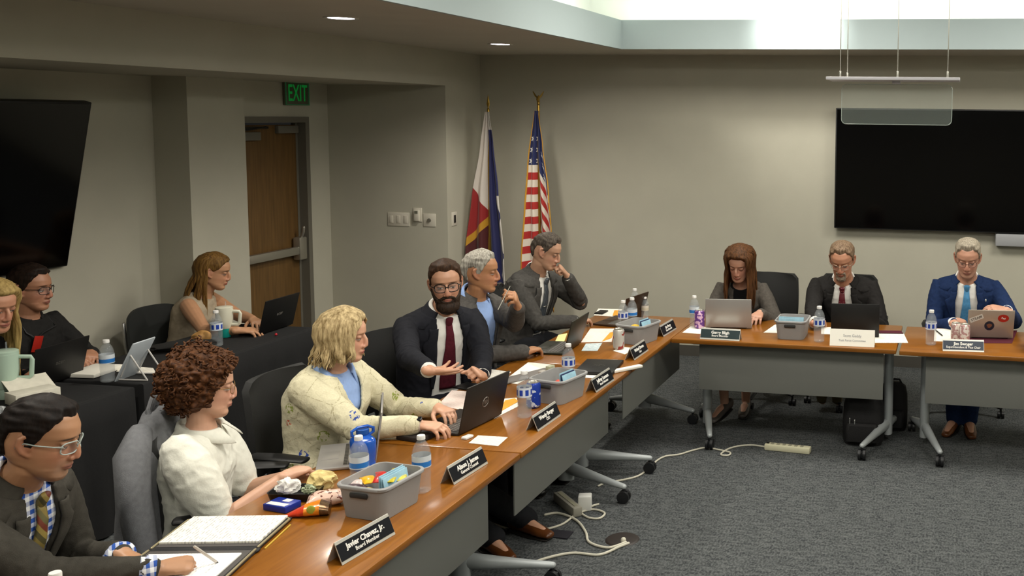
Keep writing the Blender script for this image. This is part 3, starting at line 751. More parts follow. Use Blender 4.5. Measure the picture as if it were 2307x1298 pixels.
    def beard(s, mt, lo=-.12, reg=None, thick=.008, seed=3, chin=.0):
        zs = [-.118+.135*i/44 for i in range(45)]; K = 120; rg = []
        for z in zs:
            r = []
            for k in range(K):
                th = 2*PI*k/K; d = math.degrees(th if th < PI else 2*PI-th); m_ = reg(d, z, head_pt(th, z))
                nz = noise.noise(head_pt(th, z)*90+Vector((seed, 0, 0)))
                off = -.012 + m_*(thick+.012 + chin*max(0, min(1, (-.085-z)/.02))) + m_*nz*.0022
                p = head_pt(th, z, off, s.jaw); p.z -= chin*.9*m_*max(0, min(1, (-.09-z)/.022)); r.append(p)
            rg.append(r)
        mb = MB(); mb.loft(rg, True, s.MH); me = mb.mesh('beard'); fixn(me); return put(me, 'beard', mt, s.p)
    def locks(s, mt, specs, name='hair', n=9, base=None, seed=5):
        """long hair: each spec = (list of head-local points, r0, r1)"""
        mb = MB()
        if base: base(mb)
        for pts, r0, r1 in specs:
            k = len(pts); rad = []
            for i in range(k):
                u = i/(k-1); rr = (r0+(r1-r0)*u)*s.hs; rad.append((rr*1.25, rr*.7) if u < .92 else (rr*.6, rr*.4))
            mb.tube([s.MH @ Vector(p) for p in pts], rad, n)
        me = mb.mesh(name); fixn(me); return put(me, name, mt, s.p)
    def glasses(s, mt, style='rect', w=.026, h=.019, y=.098, z=-.001, tr=.0016, lens=True):
        mb = MB(); ln = MB()
        for sd in (-1, 1):
            pts = []; e = 3.2 if style == 'rect' else 2.2
            for k in range(29):
                a = 2*PI*k/28; c_, s_ = math.cos(a), math.sin(a)
                x = w*math.copysign(abs(c_)**(2/e), c_); zz = h*math.copysign(abs(s_)**(2/e), s_)
                pts.append((sd*(.0325)+x, y-.018*((sd*.0325+x)/.06)**2*1.2, z+zz))
            mb.tube([s.MH @ Vector(p) for p in pts], tr*s.hs, 6, rnd_ends=False)
            if lens: ln._add([tuple(s.MH @ Vector(p)) for p in pts[:-1]], [tuple(range(28))])
            mb.tube([s.MH @ Vector(p) for p in ((sd*.058, y-.018, z+.008), (sd*.072, y-.035, z+.009), (sd*.079, .02, z+.008), (sd*.080, -.01, z+.01), (sd*.078, -.03, z-.008))], tr*s.hs*1.05, 6)
        mb.tube([s.MH @ Vector(p) for p in ((-.008, y-.001, z+.004), (0, y+.001, z+.006), (.008, y-.001, z+.004))], tr*s.hs, 6)
        me = mb.mesh('glasses'); fixn(me); o = put(me, 'glasses', mt, s.p)
        if lens:
            m2 = ln.mesh('lens'); l = put(m2, 'lens', M_lens, s.p, False); l.parent = o; l.matrix_parent_inverse = Matrix.Identity(4)
        return o
def fixn(me):
    bm = bmesh.new(); bm.from_mesh(me); bmesh.ops.recalc_face_normals(bm, faces=bm.faces[:]); bm.to_mesh(me); bm.free()
def lens_mat():
    mt, t, b = newmat('lens_glass'); b.inputs['Base Color'].default_value = (.9, .95, .95, 1); b.inputs['Roughness'].default_value = .05; b.inputs['Alpha'].default_value = .05; return mt
M_lens = lens_mat()
M_sole = mat('shoe_sole', '#1a1613', .7)
def fabric(name, col, var=.12, bump=.25, bs=420, rough=.85, vs=60): return mat(name, col, rough, var=var, vscale=vs, bump=bump, bscale=bs, spec=.25)
def hairmat(name, col, col2, sc=(110, 110, 16), rough=.62):
    if name in _mats: return _mats[name]
    mt, t, b = newmat(name); at = t.add('ShaderNodeTexCoord'); mp = t.add('ShaderNodeMapping'); mp.inputs['Scale'].default_value = sc; t.link(at.outputs['Object'], mp.inputs[0])
    n = t.add('ShaderNodeTexNoise'); n.inputs['Scale'].default_value = 1; n.inputs['Detail'].default_value = 6; n.inputs['Roughness'].default_value = .65; t.link(mp.outputs[0], n.inputs[0])
    mr = t.add('ShaderNodeMapRange'); mr.inputs[1].default_value = .35; mr.inputs[2].default_value = .65; t.link(n.outputs[0], mr.inputs[0])
    t.link(t.mix(mr.outputs[0], lin(col), lin(col2)), b.inputs['Base Color']); b.inputs['Roughness'].default_value = rough; b.inputs['Specular IOR Level'].default_value = .18
    bp = t.add('ShaderNodeBump'); bp.inputs['Strength'].default_value = .3; bp.inputs['Distance'].default_value = .003; t.link(n.outputs[0], bp.inputs['Height']); t.link(bp.outputs[0], b.inputs['Normal'])
    _mats[name] = mt; return mt
SHORT = [(0, .078), (30, .082), (48, .062), (62, .038), (74, -.015), (82, -.015), (90, .03), (110, .022), (122, -.05), (180, -.078)]
# ------------------------------------------------------------------ people: the twelve in the room
def hand(P, side, wpx, wpl, tpx, tpl, back=(0, 0, 1), pose='relax', pole=None, **k):
    """wpx/tpx = where wrist and fingertips show, wpl/tpl = the plane they lie on"""
    f = lambda px, pl: {'z': onz, 'x': onx, 'y': ony}[pl[0]](px[0], px[1], pl[1])
    w = f(wpx, wpl); t = f(tpx, tpl)
    return P.arm(side, w, t-w, back, pose, pole, **k)
fl_ = onz
M_wshirt = fabric('white_shirt', '#dcdad4', .03, .08); M_bshirt = fabric('blue_shirt', '#8fa9d8', .04, .08)
def check_mat(name, c1, c2, sc):
    mt, t, b = newmat(name); tc = t.add('ShaderNodeTexCoord'); sep = t.add('ShaderNodeSeparateXYZ'); t.link(tc.outputs['Object'], sep.inputs[0])
    def st(o1, o2): return t.math('GREATER_THAN', t.math('FRACT', t.math('MULTIPLY', t.math('ADD', o1, o2), sc)), .5)
    a = st(sep.outputs[0], sep.outputs[1]); c = st(sep.outputs[2], 0.0)
    s = t.math('MULTIPLY', t.math('ADD', a, c), .5)
    t.link(t.mix(s, lin(c1), lin(c2)), b.inputs['Base Color']); b.inputs['Roughness'].default_value = .85; return mt
TIES = {}
def stripe_mat(name, cols, sc, d=(1, 1, .6)):
    mt, t, b = newmat(name); tc = t.add('ShaderNodeTexCoord'); dp = t.add('ShaderNodeVectorMath'); dp.operation = 'DOT_PRODUCT'; t.link(tc.outputs['Object'], dp.inputs[0]); dp.inputs[1].default_value = d
    f = t.math('FRACT', t.math('MULTIPLY', dp.outputs['Value'], sc)); r = t.add('ShaderNodeValToRGB'); r.color_ramp.interpolation = 'CONSTANT'
    for i, c in enumerate(cols):
        e = r.color_ramp.elements[0] if i == 0 else (r.color_ramp.elements[1] if i == 1 else r.color_ramp.elements.new(i/len(cols)))
        e.position = i/len(cols); e.color = lin(c)
    t.link(f, r.inputs[0]); t.link(r.outputs[0], b.inputs['Base Color']); b.inputs['Roughness'].default_value = .5; return mt
M_trous = fabric('dark_trousers', '#1b1c20'); M_bshoe = mat('brown_leather', '#5a3216', .3, var=.25, vscale=14); M_kshoe = mat('black_leather', '#141312', .35)
SHT = dict(short=lambda d, z, sg: .007)
def short_top(side=.006, top=.02, front=.0):
    return lambda d, z, sg: side + (top-side)*max(0, min(1, (z-.055)/.045)) + front*max(0, min(1, (z-.06)/.04))*max(0, 1-d/70)
def R(*a): return Vector(a)
people = {}
def P1():
    P = Person('man in dark grey suit and blue checked shirt writing in the open portfolio', onx(94, 988, -2.86), 1.09, 22, 14, 0, 8, '#a87c5c', dict(brow='#1d1612', lip='#8d5247', open=.35, stubble='#6a5446', iris='#1b120c'), lean=.20, nf=-.08, nz=-.128, hipz=.56, slouch=.04, width=1.08, shtilt=.0, vox=.0038, jaw=1.08)
    hand(P, 1, (352, 1283), ('z', .785), (490, 1262), ('z', .775), (-.1, -.45, 1), 'pen', pole=(-.3, -1, -.4), hsc=.95)
    P.arm(-1, P.N+R(.22, .16, -.30), (1, .0, -.3), (0, 0.3, 1), 'relax')
    P.sit_legs(); P.finish()
    sm = check_mat('blue_gingham', '#e6e8ea', '#1f4a9c', 34); jm = fabric('charcoal_suit', '#38352f')
    P.top('shirt', sm, .012, t0=-.05, t1=1.0, vox=.0075, amp=.002)
    P.jacket(jm, opn=((-.2, .08), (.2, .03), (.4, .03), (.6, .055), (.8, .07), (.95, .06), (1.03, .056)), end=.90, seed=3)
    P.shirt_collar(sm); P.tie(stripe_mat('camouflage_tie', ['#7a6a35', '#4a4426', '#8d7a3c', '#6b2f1c', '#5b5630'], 11)); P.cuffs(sm, r=.040, a=.84, b=1.0)
    P.trousers(M_trous); P.shoes(M_kshoe)
    hm = hairmat('dark_hair', '#0c0807', '#1e1612')
    P.cap(hm, SHORT, short_top(.009, .015, .006), seed=1, rough=.005, f=34, strand=(95, 16, 70))
    P.glasses(mat('clear_frame', '#b9c4bf', .2, trans=.3), w=.027, h=.018, tr=.0021)
    b = MB().ball(P.tor(.86, .42, .045), .006, 8); me = b.mesh('lapel_pin'); put(me, 'lapel_pin', mat('pin_silver', '#d8d6cc', .3, .6), P.p)
    people['P1'] = P
def P2():
    P = Person('woman with curly brown bob in a white short sleeved blouse', onx(463, 872, -2.95), 1.06, 41, 6, 0, 24, '#c79a80', dict(brow='#5a3a28', lip='#a8655c', open=.5, browf=.6), sex='f', lean=.02, nf=-.02, nz=-.155, hipz=.52, slouch=.055, nose=.8, width=1.05, vox=.0042)
    P.armk = 1.0
    hand(P, 1, (648, 1072), ('z', .785), (728, 1036), ('z', .775), (0, -.2, 1), 'relax', pole=(.0, -.35, -1))
    P.arm(-1, P.N+R(.30, .18, -.24), (1, .3, -.1), (0, 0, 1), 'relax')
    P.sit_legs(); P.finish()
    wm = fabric('white_blouse', '#d9d8cc', .04, .12, 160)
    def puff(mb):
        for sd in (-1, 1):
            S0, E_, Wv = P.arms[sd]; v = E_-S0
            mb.tube([S0-v.normalized()*.02, S0+v*.12, S0+v*.35, S0+v*.6, S0+v*.78, S0+v*.86], [.068, .084, .088, .080, .068, .058], 24)
    P.top('blouse', wm, .016, t0=-.1, t1=1.0, vox=.006, amp=.006, seed=11, extra=puff)
    P.shirt_collar(wm, gap=.30, r=.012, spread=.05, name='blouse_collar', hgt=.036, flare=.035)
    P.trousers(M_trous); P.shoes(M_bshoe)
    hm = hairmat('curly_brown', '#2a160b', '#5f3a1e', (70, 70, 70))
    R2 = random.Random(4)
    line = [(0, .07), (30, .072), (50, .05), (66, .0), (80, -.06), (180, -.1)]
    P.cap(hm, line, lambda d, z, sg: .034+.018*min(1, d/90), seed=2, rough=.022, f=70, name='hair')
    mb = MB()
    for i in range(760):
        th = R2.uniform(0, 2*PI); z = R2.uniform(-.105, .118); d = math.degrees(th if th < PI else 2*PI-th)
        if z < interp(line, d)+.012: continue
        o = R2.uniform(.022, .062)*(.5+.5*min(1, d/80)); c = head_pt(th, z, o); ax = Vector((R2.gauss(0, .5), R2.gauss(0, .5), -1)).normalized(); u = ax.orthogonal().normalized(); v = ax.cross(u); r = R2.uniform(.005, .010); L = R2.uniform(.025, .045); ph = R2.uniform(0, 6.28); sg = R2.choice((-1, 1))
        pts = [c+ax*(L*(k/12-.5))+u*(r*math.cos(ph+k*1.05))+v*(sg*r*math.sin(ph+k*1.05)) for k in range(13)]
        mb.tube([P.MH @ p for p in pts], [.0032]*12+[.0015], 6)
    me = mb.mesh('curls'); fixn(me); o = put(me, 'curls', hm, P.p); h = [c for c in P.p.children if c.name.startswith('hair')][0]; o.parent = h; o.matrix_parent_inverse = Matrix.Identity(4)
    P.glasses(mat('thin_gold', '#9a7a4a', .3, .7), 'round', w=.022, h=.018, tr=.0011)
    e = MB().tube([P.MH @ Vector((.080, -.004, -.03)), P.MH @ Vector((.083, -.004, -.05))], .003, 8); me = e.mesh('earring'); put(me, 'earring', mat('gold', '#b08a3c', .3, .8), P.p)
    people['P2'] = P
def P3():
    P = Person('blonde woman in cream embroidered cardigan and blue collar typing on a dark laptop', onx(776, 757, -2.84), 1.03, 18, 6, 0, 0, '#cc9c80', dict(brow='#8a6844', lip='#b0605c', open=.5, browf=.6), sex='f', lean=.06, nf=-.06, nz=-.155, hipz=.56, nose=.75, width=1.13, depth=1.15, vox=.0042)
    hand(P, 1, (945, 958), ('z', .80), (1040, 968), ('z', .785), (.0, -.1, 1), 'type', pole=(-.1, -.5, -1))
    hand(P, -1, (985, 918), ('z', .81), (1045, 945), ('z', .79), (.0, .1, 1), 'type', pole=(-.1, .7, -1))
    k1 = P.H+R(.42, -.08, 0); k1.z = .55; P.leg(1, k1, fl_(1106, 1208, .09), R(.8, -.5, 0)); k2 = P.H+R(.45, .12, 0); k2.z = .55; P.leg(-1, k2, fl_(1180, 1166, .09), R(.9, -.3, 0)); P.finish()
    cm = knit_mat()
    P.top('blue_shirt', M_bshirt, .006, t0=-.05, t1=1.0, vox=.008, amp=.001)
    P.jacket(cm, opn=((-.2, .006), (.55, .006), (.7, .026), (.85, .062), (.95, .074), (1.03, .07)), inf=.022, sleeves=(.07, .080, .078, .074, .068, .062, .056, .052, .048, .044), end=.90, amp=.005, seed=8, collar=False, lapel=False)
    for o in P.p.children:
        if o.name.startswith('jacket'): o.name = 'cardigan'
    bt = MB()
    for t in (.42, .5, .58, .66): bt.ball(P.tor(t, .07, .034), .007, 8)
    me = bt.mesh('buttons'); put(me, 'buttons', mat('brass_button', '#8d7a3c', .35, .6), P.p)
    P.shirt_collar(M_bshirt, gap=.42, r=.022, spread=.09, hgt=.05, flare=.045)
    P.trousers(M_trous); P.shoes(M_bshoe)
    hm = hairmat('blonde_hair', '#76623f', '#c9b387', (60, 60, 14))
    line = [(0, .074), (25, .076), (48, .06), (62, .03), (78, -.03), (90, -.07), (180, -.11)]
    P.cap(hm, line, lambda d, z, sg: .016+.008*max(0, min(1, (z-.04)/.05)), seed=5, rough=.005, f=30, strand=(55, 20, 14))
    R3 = random.Random(9); sp = []
    for i in range(170):
        d = 52+128*((i % 85)/84); sg = 1 if i < 85 else -1; th = math.radians(d)*sg; zz = .085; pts = []
        fl = R3.uniform(-.006, .012)
        for z, o in ((.108, .014), (.08, .020), (.04, .024), (0, .026), (-.04, .027)): pts.append(head_pt(th+R3.uniform(-.03, .03), z, o+R3.uniform(-.003, .004)))
        b = pts[-1]; dirn = Vector((b.x, b.y+.015, 0)).normalized(); L = .075 if d > 90 else .055
        for k in (.4, .75, 1, 1.2): pts.append(b+Vector((0, 0, -L*k))+dirn*((.018*math.sin(k*2.6+i*.35) - .012*(k if d < 95 else .2))+fl*k)+Vector((R3.uniform(-.005, .005), R3.uniform(-.005, .005), 0)))
        sp.append((pts, R3.uniform(.006, .0095), .003))
    for i in range(14):
        sg = 1 if i < 7 else -1; k = (i % 7)/6; pts = [head_pt(math.radians(10+20*k)*sg*.3, .114, .012), head_pt(math.radians(18+28*k)*sg, .098, .02), head_pt(math.radians(30+28*k)*sg, .07, .014), head_pt(math.radians(44+22*k)*sg, .045, .012), head_pt(math.radians(58+14*k)*sg, .02, .014)]
        sp.append((pts, .009, .003))
    o = P.locks(hm, sp, 'locks'); h = [c for c in P.p.children if c.name.startswith('hair')][0]; o.parent = h; o.matrix_parent_inverse = Matrix.Identity(4)
    S0, E_, Wv = P.arms[1]; w0 = Wv+(E_-Wv).normalized()*.004; ax = (Wv-E_).normalized()
    wt = MB().tube([w0-ax*.012, w0+ax*.012], [(.0335, .030)]*2, 20, rnd_ends=False, up=(0, -.35, 1)); me = wt.mesh('watch_band'); fixn(me); wb = put(me, 'watch_band', mat('pale_strap', '#b9a596', .6), P.p)
    up = Vector((0, -.35, 1)); up = (up-ax*up.dot(ax)).normalized(); mbx = MB().box((0, 0, 0), (.036, .03, .011), bevel=.004, M=basis(w0+up*.034, ax, ax.cross(up)*-1)); me = mbx.mesh('watch_face'); fixn(me); o = put(me, 'watch_face', mat('watch_black', '#0c0d14', .15), P.p); o.parent = wb; o.matrix_parent_inverse = Matrix.Identity(4)
    S0, E_, Wv = P.arms[-1]; ax = (Wv-E_).normalized(); w0 = Wv-ax*.012; bg = MB().tube([w0-ax*.003, w0+ax*.003], .034, 20, rnd_ends=False); me = bg.mesh('bracelet'); fixn(me); put(me, 'bracelet', M_kshoe, P.p)
    people['P3'] = P
def knit_mat():
    mt, t, b = newmat('cream_cardigan'); tc = t.add('ShaderNodeTexCoord')
    n = t.add('ShaderNodeTexNoise'); n.inputs['Scale'].default_value = 130; t.link(tc.outputs['Object'], n.inputs[0])
    v = t.add('ShaderNodeTexVoronoi'); v.feature = 'DISTANCE_TO_EDGE'; v.inputs['Scale'].default_value = 8; t.link(tc.outputs['Object'], v.inputs['Vector'])
    ln = t.math('LESS_THAN', v.outputs['Distance'], .018); dash = t.math('GREATER_THAN', n.outputs[0], .5)
    v2 = t.add('ShaderNodeTexVoronoi'); v2.feature = 'F1'; v2.inputs['Scale'].default_value = 8; t.link(tc.outputs['Object'], v2.inputs['Vector'])
    ring = t.math('COMPARE', v2.outputs['Distance'], .17, .05); sel = t.add('ShaderNodeSeparateColor'); t.link(v2.outputs['Color'], sel.inputs[0])
    n2 = t.add('ShaderNodeTexNoise'); n2.inputs['Scale'].default_value = 85; t.link(tc.outputs['Object'], n2.inputs[0]); br = t.math('GREATER_THAN', n2.outputs[0], .5)
    c = t.mix(n.outputs[0], lin('#c0b998'), lin('#dcd5b9'))
    c = t.mix(t.math('MULTIPLY', t.math('MULTIPLY', ln, dash), .55), c, lin('#8a7f5c'))
    c = t.mix(t.math('MULTIPLY', t.math('MULTIPLY', ring, br), t.math('GREATER_THAN', sel.outputs[0], .68)), c, lin('#c0503a'))
    c = t.mix(t.math('MULTIPLY', t.math('MULTIPLY', ring, br), t.math('LESS_THAN', sel.outputs[0], .25)), c, lin('#8f9a4a'))
    c = t.mix(t.math('MULTIPLY', t.math('MULTIPLY', ring, br), t.math('COMPARE', sel.outputs[0], .5, .06)), c, lin('#2f4a9c'))
    t.link(c, b.inputs['Base Color']); b.inputs['Roughness'].default_value = .95
    bp = t.add('ShaderNodeBump'); bp.inputs['Strength'].default_value = .3; bp.inputs['Distance'].default_value = .004; t.link(n.outputs[0], bp.inputs['Height']); t.link(bp.outputs[0], b.inputs['Normal']); return mt
def full_beard(d, z, p):
    if d > 86: return 0
    up = interp([(0, -.04), (14, -.044), (24, -.05), (40, -.06), (60, -.048), (72, -.02), (82, .02)], d)
    m_ = max(0, min(1, (up-z)/.008+.5))
    lp = (p.x/.021)**2+((z+.066)/.0075)**2
    return m_*(1 if lp > 1.25 else max(0, (lp-.8)/.45))*max(0, min(1, (86-d)/8))
def goatee(d, z, p):
    if d > 60: return 0
    m_ = 1 if z < -.047 else max(0, 1-(z+.047)/.006)
    lp = (p.x/.021)**2+((z+.066)/.008)**2
    return m_*(1 if lp > 1.3 else 0)*max(0, min(1, (interp([(-.12, 46), (-.08, 38), (-.05, 30)], z)-d)/6))
def P4():
    P = Person('bearded man in dark navy suit with glasses gesturing with an open palm', onx(1004, 640, -2.80), 1.07, -58, 4, 4, -36, '#bb8c70', dict(brow='#3a2619', lip='#9a5a50', open=.55, iris='#2a221a'), lean=.10, nf=-.05, nz=-.150, hipz=.57, width=1.13, vox=.0042, jaw=1.02)
    hand(P, 1, (968, 835), ('x', -2.55), (1058, 834), ('x', -2.44), (-.35, -.2, -1), 'open', pole=(-.5, -.6, -.8))
    hand(P, -1, (1086, 846), ('x', -2.46), (1056, 830), ('x', -2.44), (.35, -.8, .7), 'fist', pole=(.2, .7, -.8))
    P.sit_legs(); P.finish()
    jm = fabric('navy_suit', '#15161d', .15)
    P.top('shirt', M_wshirt, .012, t0=-.05, t1=1.0, vox=.0075, amp=.003, seed=4)
    P.jacket(jm, opn=((-.2, .13), (.2, .09), (.45, .075), (.6, .078), (.8, .08), (.95, .066), (1.03, .06)), end=.88, seed=5, lt0=.28)
    P.shirt_collar(M_wshirt); P.tie(fabric('burgundy_tie', '#4c1420', .2, .2)); P.cuffs(M_wshirt)
    P.trousers(jm); P.shoes(M_kshoe)
    hm = hairmat('brown_hair', '#24170e', '#463020')
    P.cap(hm, [(0, .076), (24, .081), (40, .074), (52, .058), (64, .036), (74, -.015), (82, -.015), (90, .03), (110, .022), (122, -.05), (180, -.078)], short_top(.007, .017, .004), seed=3, rough=.004, f=36, strand=(50, 22, 26))
    P.beard(hairmat('brown_beard', '#17100b', '#38291e', (160, 160, 60)), reg=full_beard, thick=.009, chin=.012)
    P.glasses(mat('black_frame', '#0d0c0b', .25), w=.0265, h=.021, tr=.0024)
    people['P4'] = P
def P5():
    P = Person('silver haired man in grey blazer and open blue shirt holding his eyeglasses up', onx(1084, 613, -2.84), 1.06, 14, 3, 0, -14, '#ae7c58', dict(brow='#6a5a4a', lip='#955446', open=.4, browf=.6), lean=.08, nf=-.05, nz=-.150, hipz=.57, width=1.05, vox=.0045, jaw=1.05)
    hand(P, 1, (1188, 792), ('z', .79), (1262, 768), ('z', .78), (0, -.2, 1), 'relax', pole=(-.3, -.6, -1))
    hand(P, -1, (1166, 692), ('x', -2.52), (1152, 640), ('x', -2.50), (.8, .4, .1), 'hold', pole=(.4, .3, -1))
    P.sit_legs(); P.finish()
    jm = fabric('grey_blazer', '#4a4744', .2)
    P.top('shirt', M_bshirt, .012, t0=-.05, t1=1.0, vox=.0075, amp=.003, seed=6)
    P.jacket(jm, opn=((-.2, .13), (.2, .09), (.45, .07), (.6, .075), (.8, .08), (.95, .068), (1.03, .062)), end=.90, seed=7, lt0=.28)
    P.shirt_collar(M_bshirt, gap=.5, r=.008, spread=.09, hgt=.05, flare=.02); P.cuffs(M_bshirt)
    P.trousers(M_trous); P.shoes(M_kshoe)
    hm = hairmat('silver_hair', '#6a655c', '#b9b4a8')
    P.cap(hm, SHORT, short_top(.008, .016, .006), seed=4, rough=.003, f=34, strand=(60, 12, 40))
    S0, E_, Wv = P.arms[-1]; ax = (Wv-E_).normalized(); w0 = Wv-ax*.015; bg = MB().tube([w0-ax*.008, w0+ax*.008], .033, 18, rnd_ends=False); me = bg.mesh('watch'); fixn(me); put(me, 'watch', mat('watch_dark', '#2b2a28', .3, .4), P.p)
    people['P5'] = P
def P6():
    P = Person('man in dark grey suit at the back corner resting his hand on his mouth', onx(1231, 567, -2.86), 1.05, 6, 20, 0, -12, '#b38a70', dict(brow='#3a2c22', lip='#955446', open=.2), lean=.16, nf=-.08, nz=-.150, hipz=.58, width=1.08, vox=.0048)
    hand(P, 1, (1302, 724), ('z', .79), (1372, 712), ('z', .775), (0, -.2, 1), 'relax', pole=(-.3, -.6, -1))
    m_ = P.MH @ Vector((0, .110, -.058)); wr = m_ + R(.045, .045, -.085)
    P.arm(-1, wr, (m_+R(-.005, -.02, .02))-wr, (.9, .5, .2), 'fist', pole=(.6, .5, -1))
    P.sit_legs(); P.finish()
    jm = fabric('slate_suit', '#403e3b', .18)
    P.top('shirt', M_wshirt, .012, t0=-.05, t1=1.0, vox=.008, amp=.002, seed=6)
    P.jacket(jm, opn=((-.2, .10), (.2, .06), (.45, .055), (.6, .07), (.8, .08), (.95, .066), (1.03, .06)), end=.90, seed=9)
    P.shirt_collar(M_wshirt); P.tie(stripe_mat('grey_striped_tie', ['#4b5158', '#3c4248'], 40)); P.cuffs(M_wshirt)
    tc_ = P.tor(.66, 0, .03); me = MB().box((0, 0, 0), (.05, .006, .004), M=basis(tc_, P.right, P.fwd)).mesh('tie_clip'); put(me, 'tie_clip', M_steel, P.p)
    P.trousers(M_trous); P.shoes(M_kshoe)
    P.cap(hairmat('dark_grey_hair', '#2d2722', '#5c5349'), SHORT, short_top(.006, .017, .006), seed=6, rough=.006, f=40)
    people['P6'] = P
def long_hair(P, hm, line, part=0.0, length=.30, face=38, seed=3, front=True, wave=.006, vol=.012, sides=(1, -1)):
    P.cap(hm, line, lambda d, z, sg: vol+.008*max(0, min(1, (z-.03)/.06)), seed=seed, rough=.004, f=30, strand=(60, 60, 8))
    R4 = random.Random(seed); sp = []
    for sg in sides:
        for i in range(26):
            d = face+(180-face)*i/25; th = math.radians(d)*sg; a = math.radians(d)
            pts = [head_pt(th*(.25 if d < 90 else .6)+.0, .116, .006), head_pt(th*(.7 if d < 90 else .9), .1, .012)]
            for z in (.075, .045, .01, -.03): pts.append(head_pt(th+R4.uniform(-.03, .03), z, vol+.002+R4.uniform(-.002, .004)))
            b = pts[-1]; dn = Vector((b.x, b.y, 0)).normalized(); L = length*R4.uniform(.88, 1.03)*(1 if d > 60 else .97)
            for k in (.2, .4, .6, .8, 1.0):
                q = b+Vector((0, 0, -L*k))+dn*(.010*math.sin(k*3.0)+wave*math.sin(k*7+i))
                if front and d < 100: q += Vector((0, .022*k*(1-d/120), 0))
                if d > 130: q += Vector((0, -.035*math.sin(k*2.2), 0))
                pts.append(q)
            # hang towards the ground even when the head is bent
            w0 = P.MH @ b; pw = []
            for j, p in enumerate(pts):
                q = P.MH @ p
                if j > 5:
                    dl_ = (p-b); hor = P.Rh @ Vector((dl_.x, dl_.y, 0)); q = w0+Vector((0, 0, dl_.z*P.hs))+hor*P.hs
                    q -= P.fwd*(.10*P.hs*min(1, -dl_.z/.25)*(1 if d > 100 else .25)*math.sin(math.radians(20)))
                pw.append(q)
            sp.append((pw, R4.uniform(.011, .015), .004))
    mb = MB()
    for pts, r0, r1 in sp:
        k = len(pts); mb.tube(pts, [((r0+(r1-r0)*max(0, (i/(k-1)-.55)/.45))*1.3*P.hs, (r0+(r1-r0)*max(0, (i/(k-1)-.55)/.45))*.75*P.hs) for i in range(k)], 8)
    me = mb.mesh('locks'); fixn(me); o = put(me, 'locks', hm, P.p); h = [c for c in P.p.children if c.name.startswith('hair')][0]; o.parent = h; o.matrix_parent_inverse = Matrix.Identity(4)
FLINE = [(0, .072), (25, .07), (45, .05), (60, .01), (72, -.05), (180, -.1)]
def P7():
    P = Person('woman with long brown hair in a grey blazer behind a silver laptop', ony(1666, 594, 7.33), 1.12, -94, 24, -3, -86, '#bb8d76', dict(brow='#3f2a1c', lip='#a06058', open=.15), sex='f', lean=.14, nf=-.09, nz=-.155, hipz=.57, width=1.0, nose=.8, vox=.0048)
    hand(P, -1, (1712, 706), ('z', .80), (1690, 728), ('z', .775), (.1, -.3, 1), 'relax', pole=(.7, .3, -1))
    P.arm(1, P.N+R(-.12, -.36, -.14), (.3, -1, -.1), (0, 0, 1), 'type', pole=(-.5, .3, -1))
    k1 = P.H+R(-.08, -.42, 0); k1.z = .54; P.leg(1, k1, ony(1632, 915, 7.0)+R(0, .0, .03), R(-.3, -1, -.2)); k2 = P.H+R(.12, -.42, 0); k2.z = .54; P.leg(-1, k2, R(k2.x-.02, k2.y+.06, .10))
    P.finish(); jm = fabric('taupe_blazer', '#4f4a44', .2)
    P.top('top', fabric('black_top', '#121113'), .01, t0=-.05, t1=.99, vox=.008, amp=.001)
    P.jacket(jm, opn=((-.2, .06), (.3, .04), (.5, .04), (.8, .05), (.95, .05), (1.03, .05)), inf=.016, sleeves=(.06, .070, .066, .062, .058, .054, .050, .048, .045, .044), end=.92, seed=12, collar=False, lw=.05)
    mb = MB(); hp = P.H; mb.tube([hp-P.fwd*.05, hp+P.fwd*.15, hp+P.fwd*.40], [(.18, .12), (.19, .10), (.17, .08)], 20, up=(0, 0, 1)); me = mb.mesh('skirt'); fixn(me); put(me, 'skirt', fabric('dark_skirt', '#1c1b1d'), P.p)
    P.shoes(mat('nude_pumps', '#4a4440', .4))
    long_hair(P, hairmat('auburn_hair', '#34200f', '#5f3d22', (80, 80, 8)), FLINE, length=.29, face=50, seed=21, vol=.017)
    people['P7'] = P
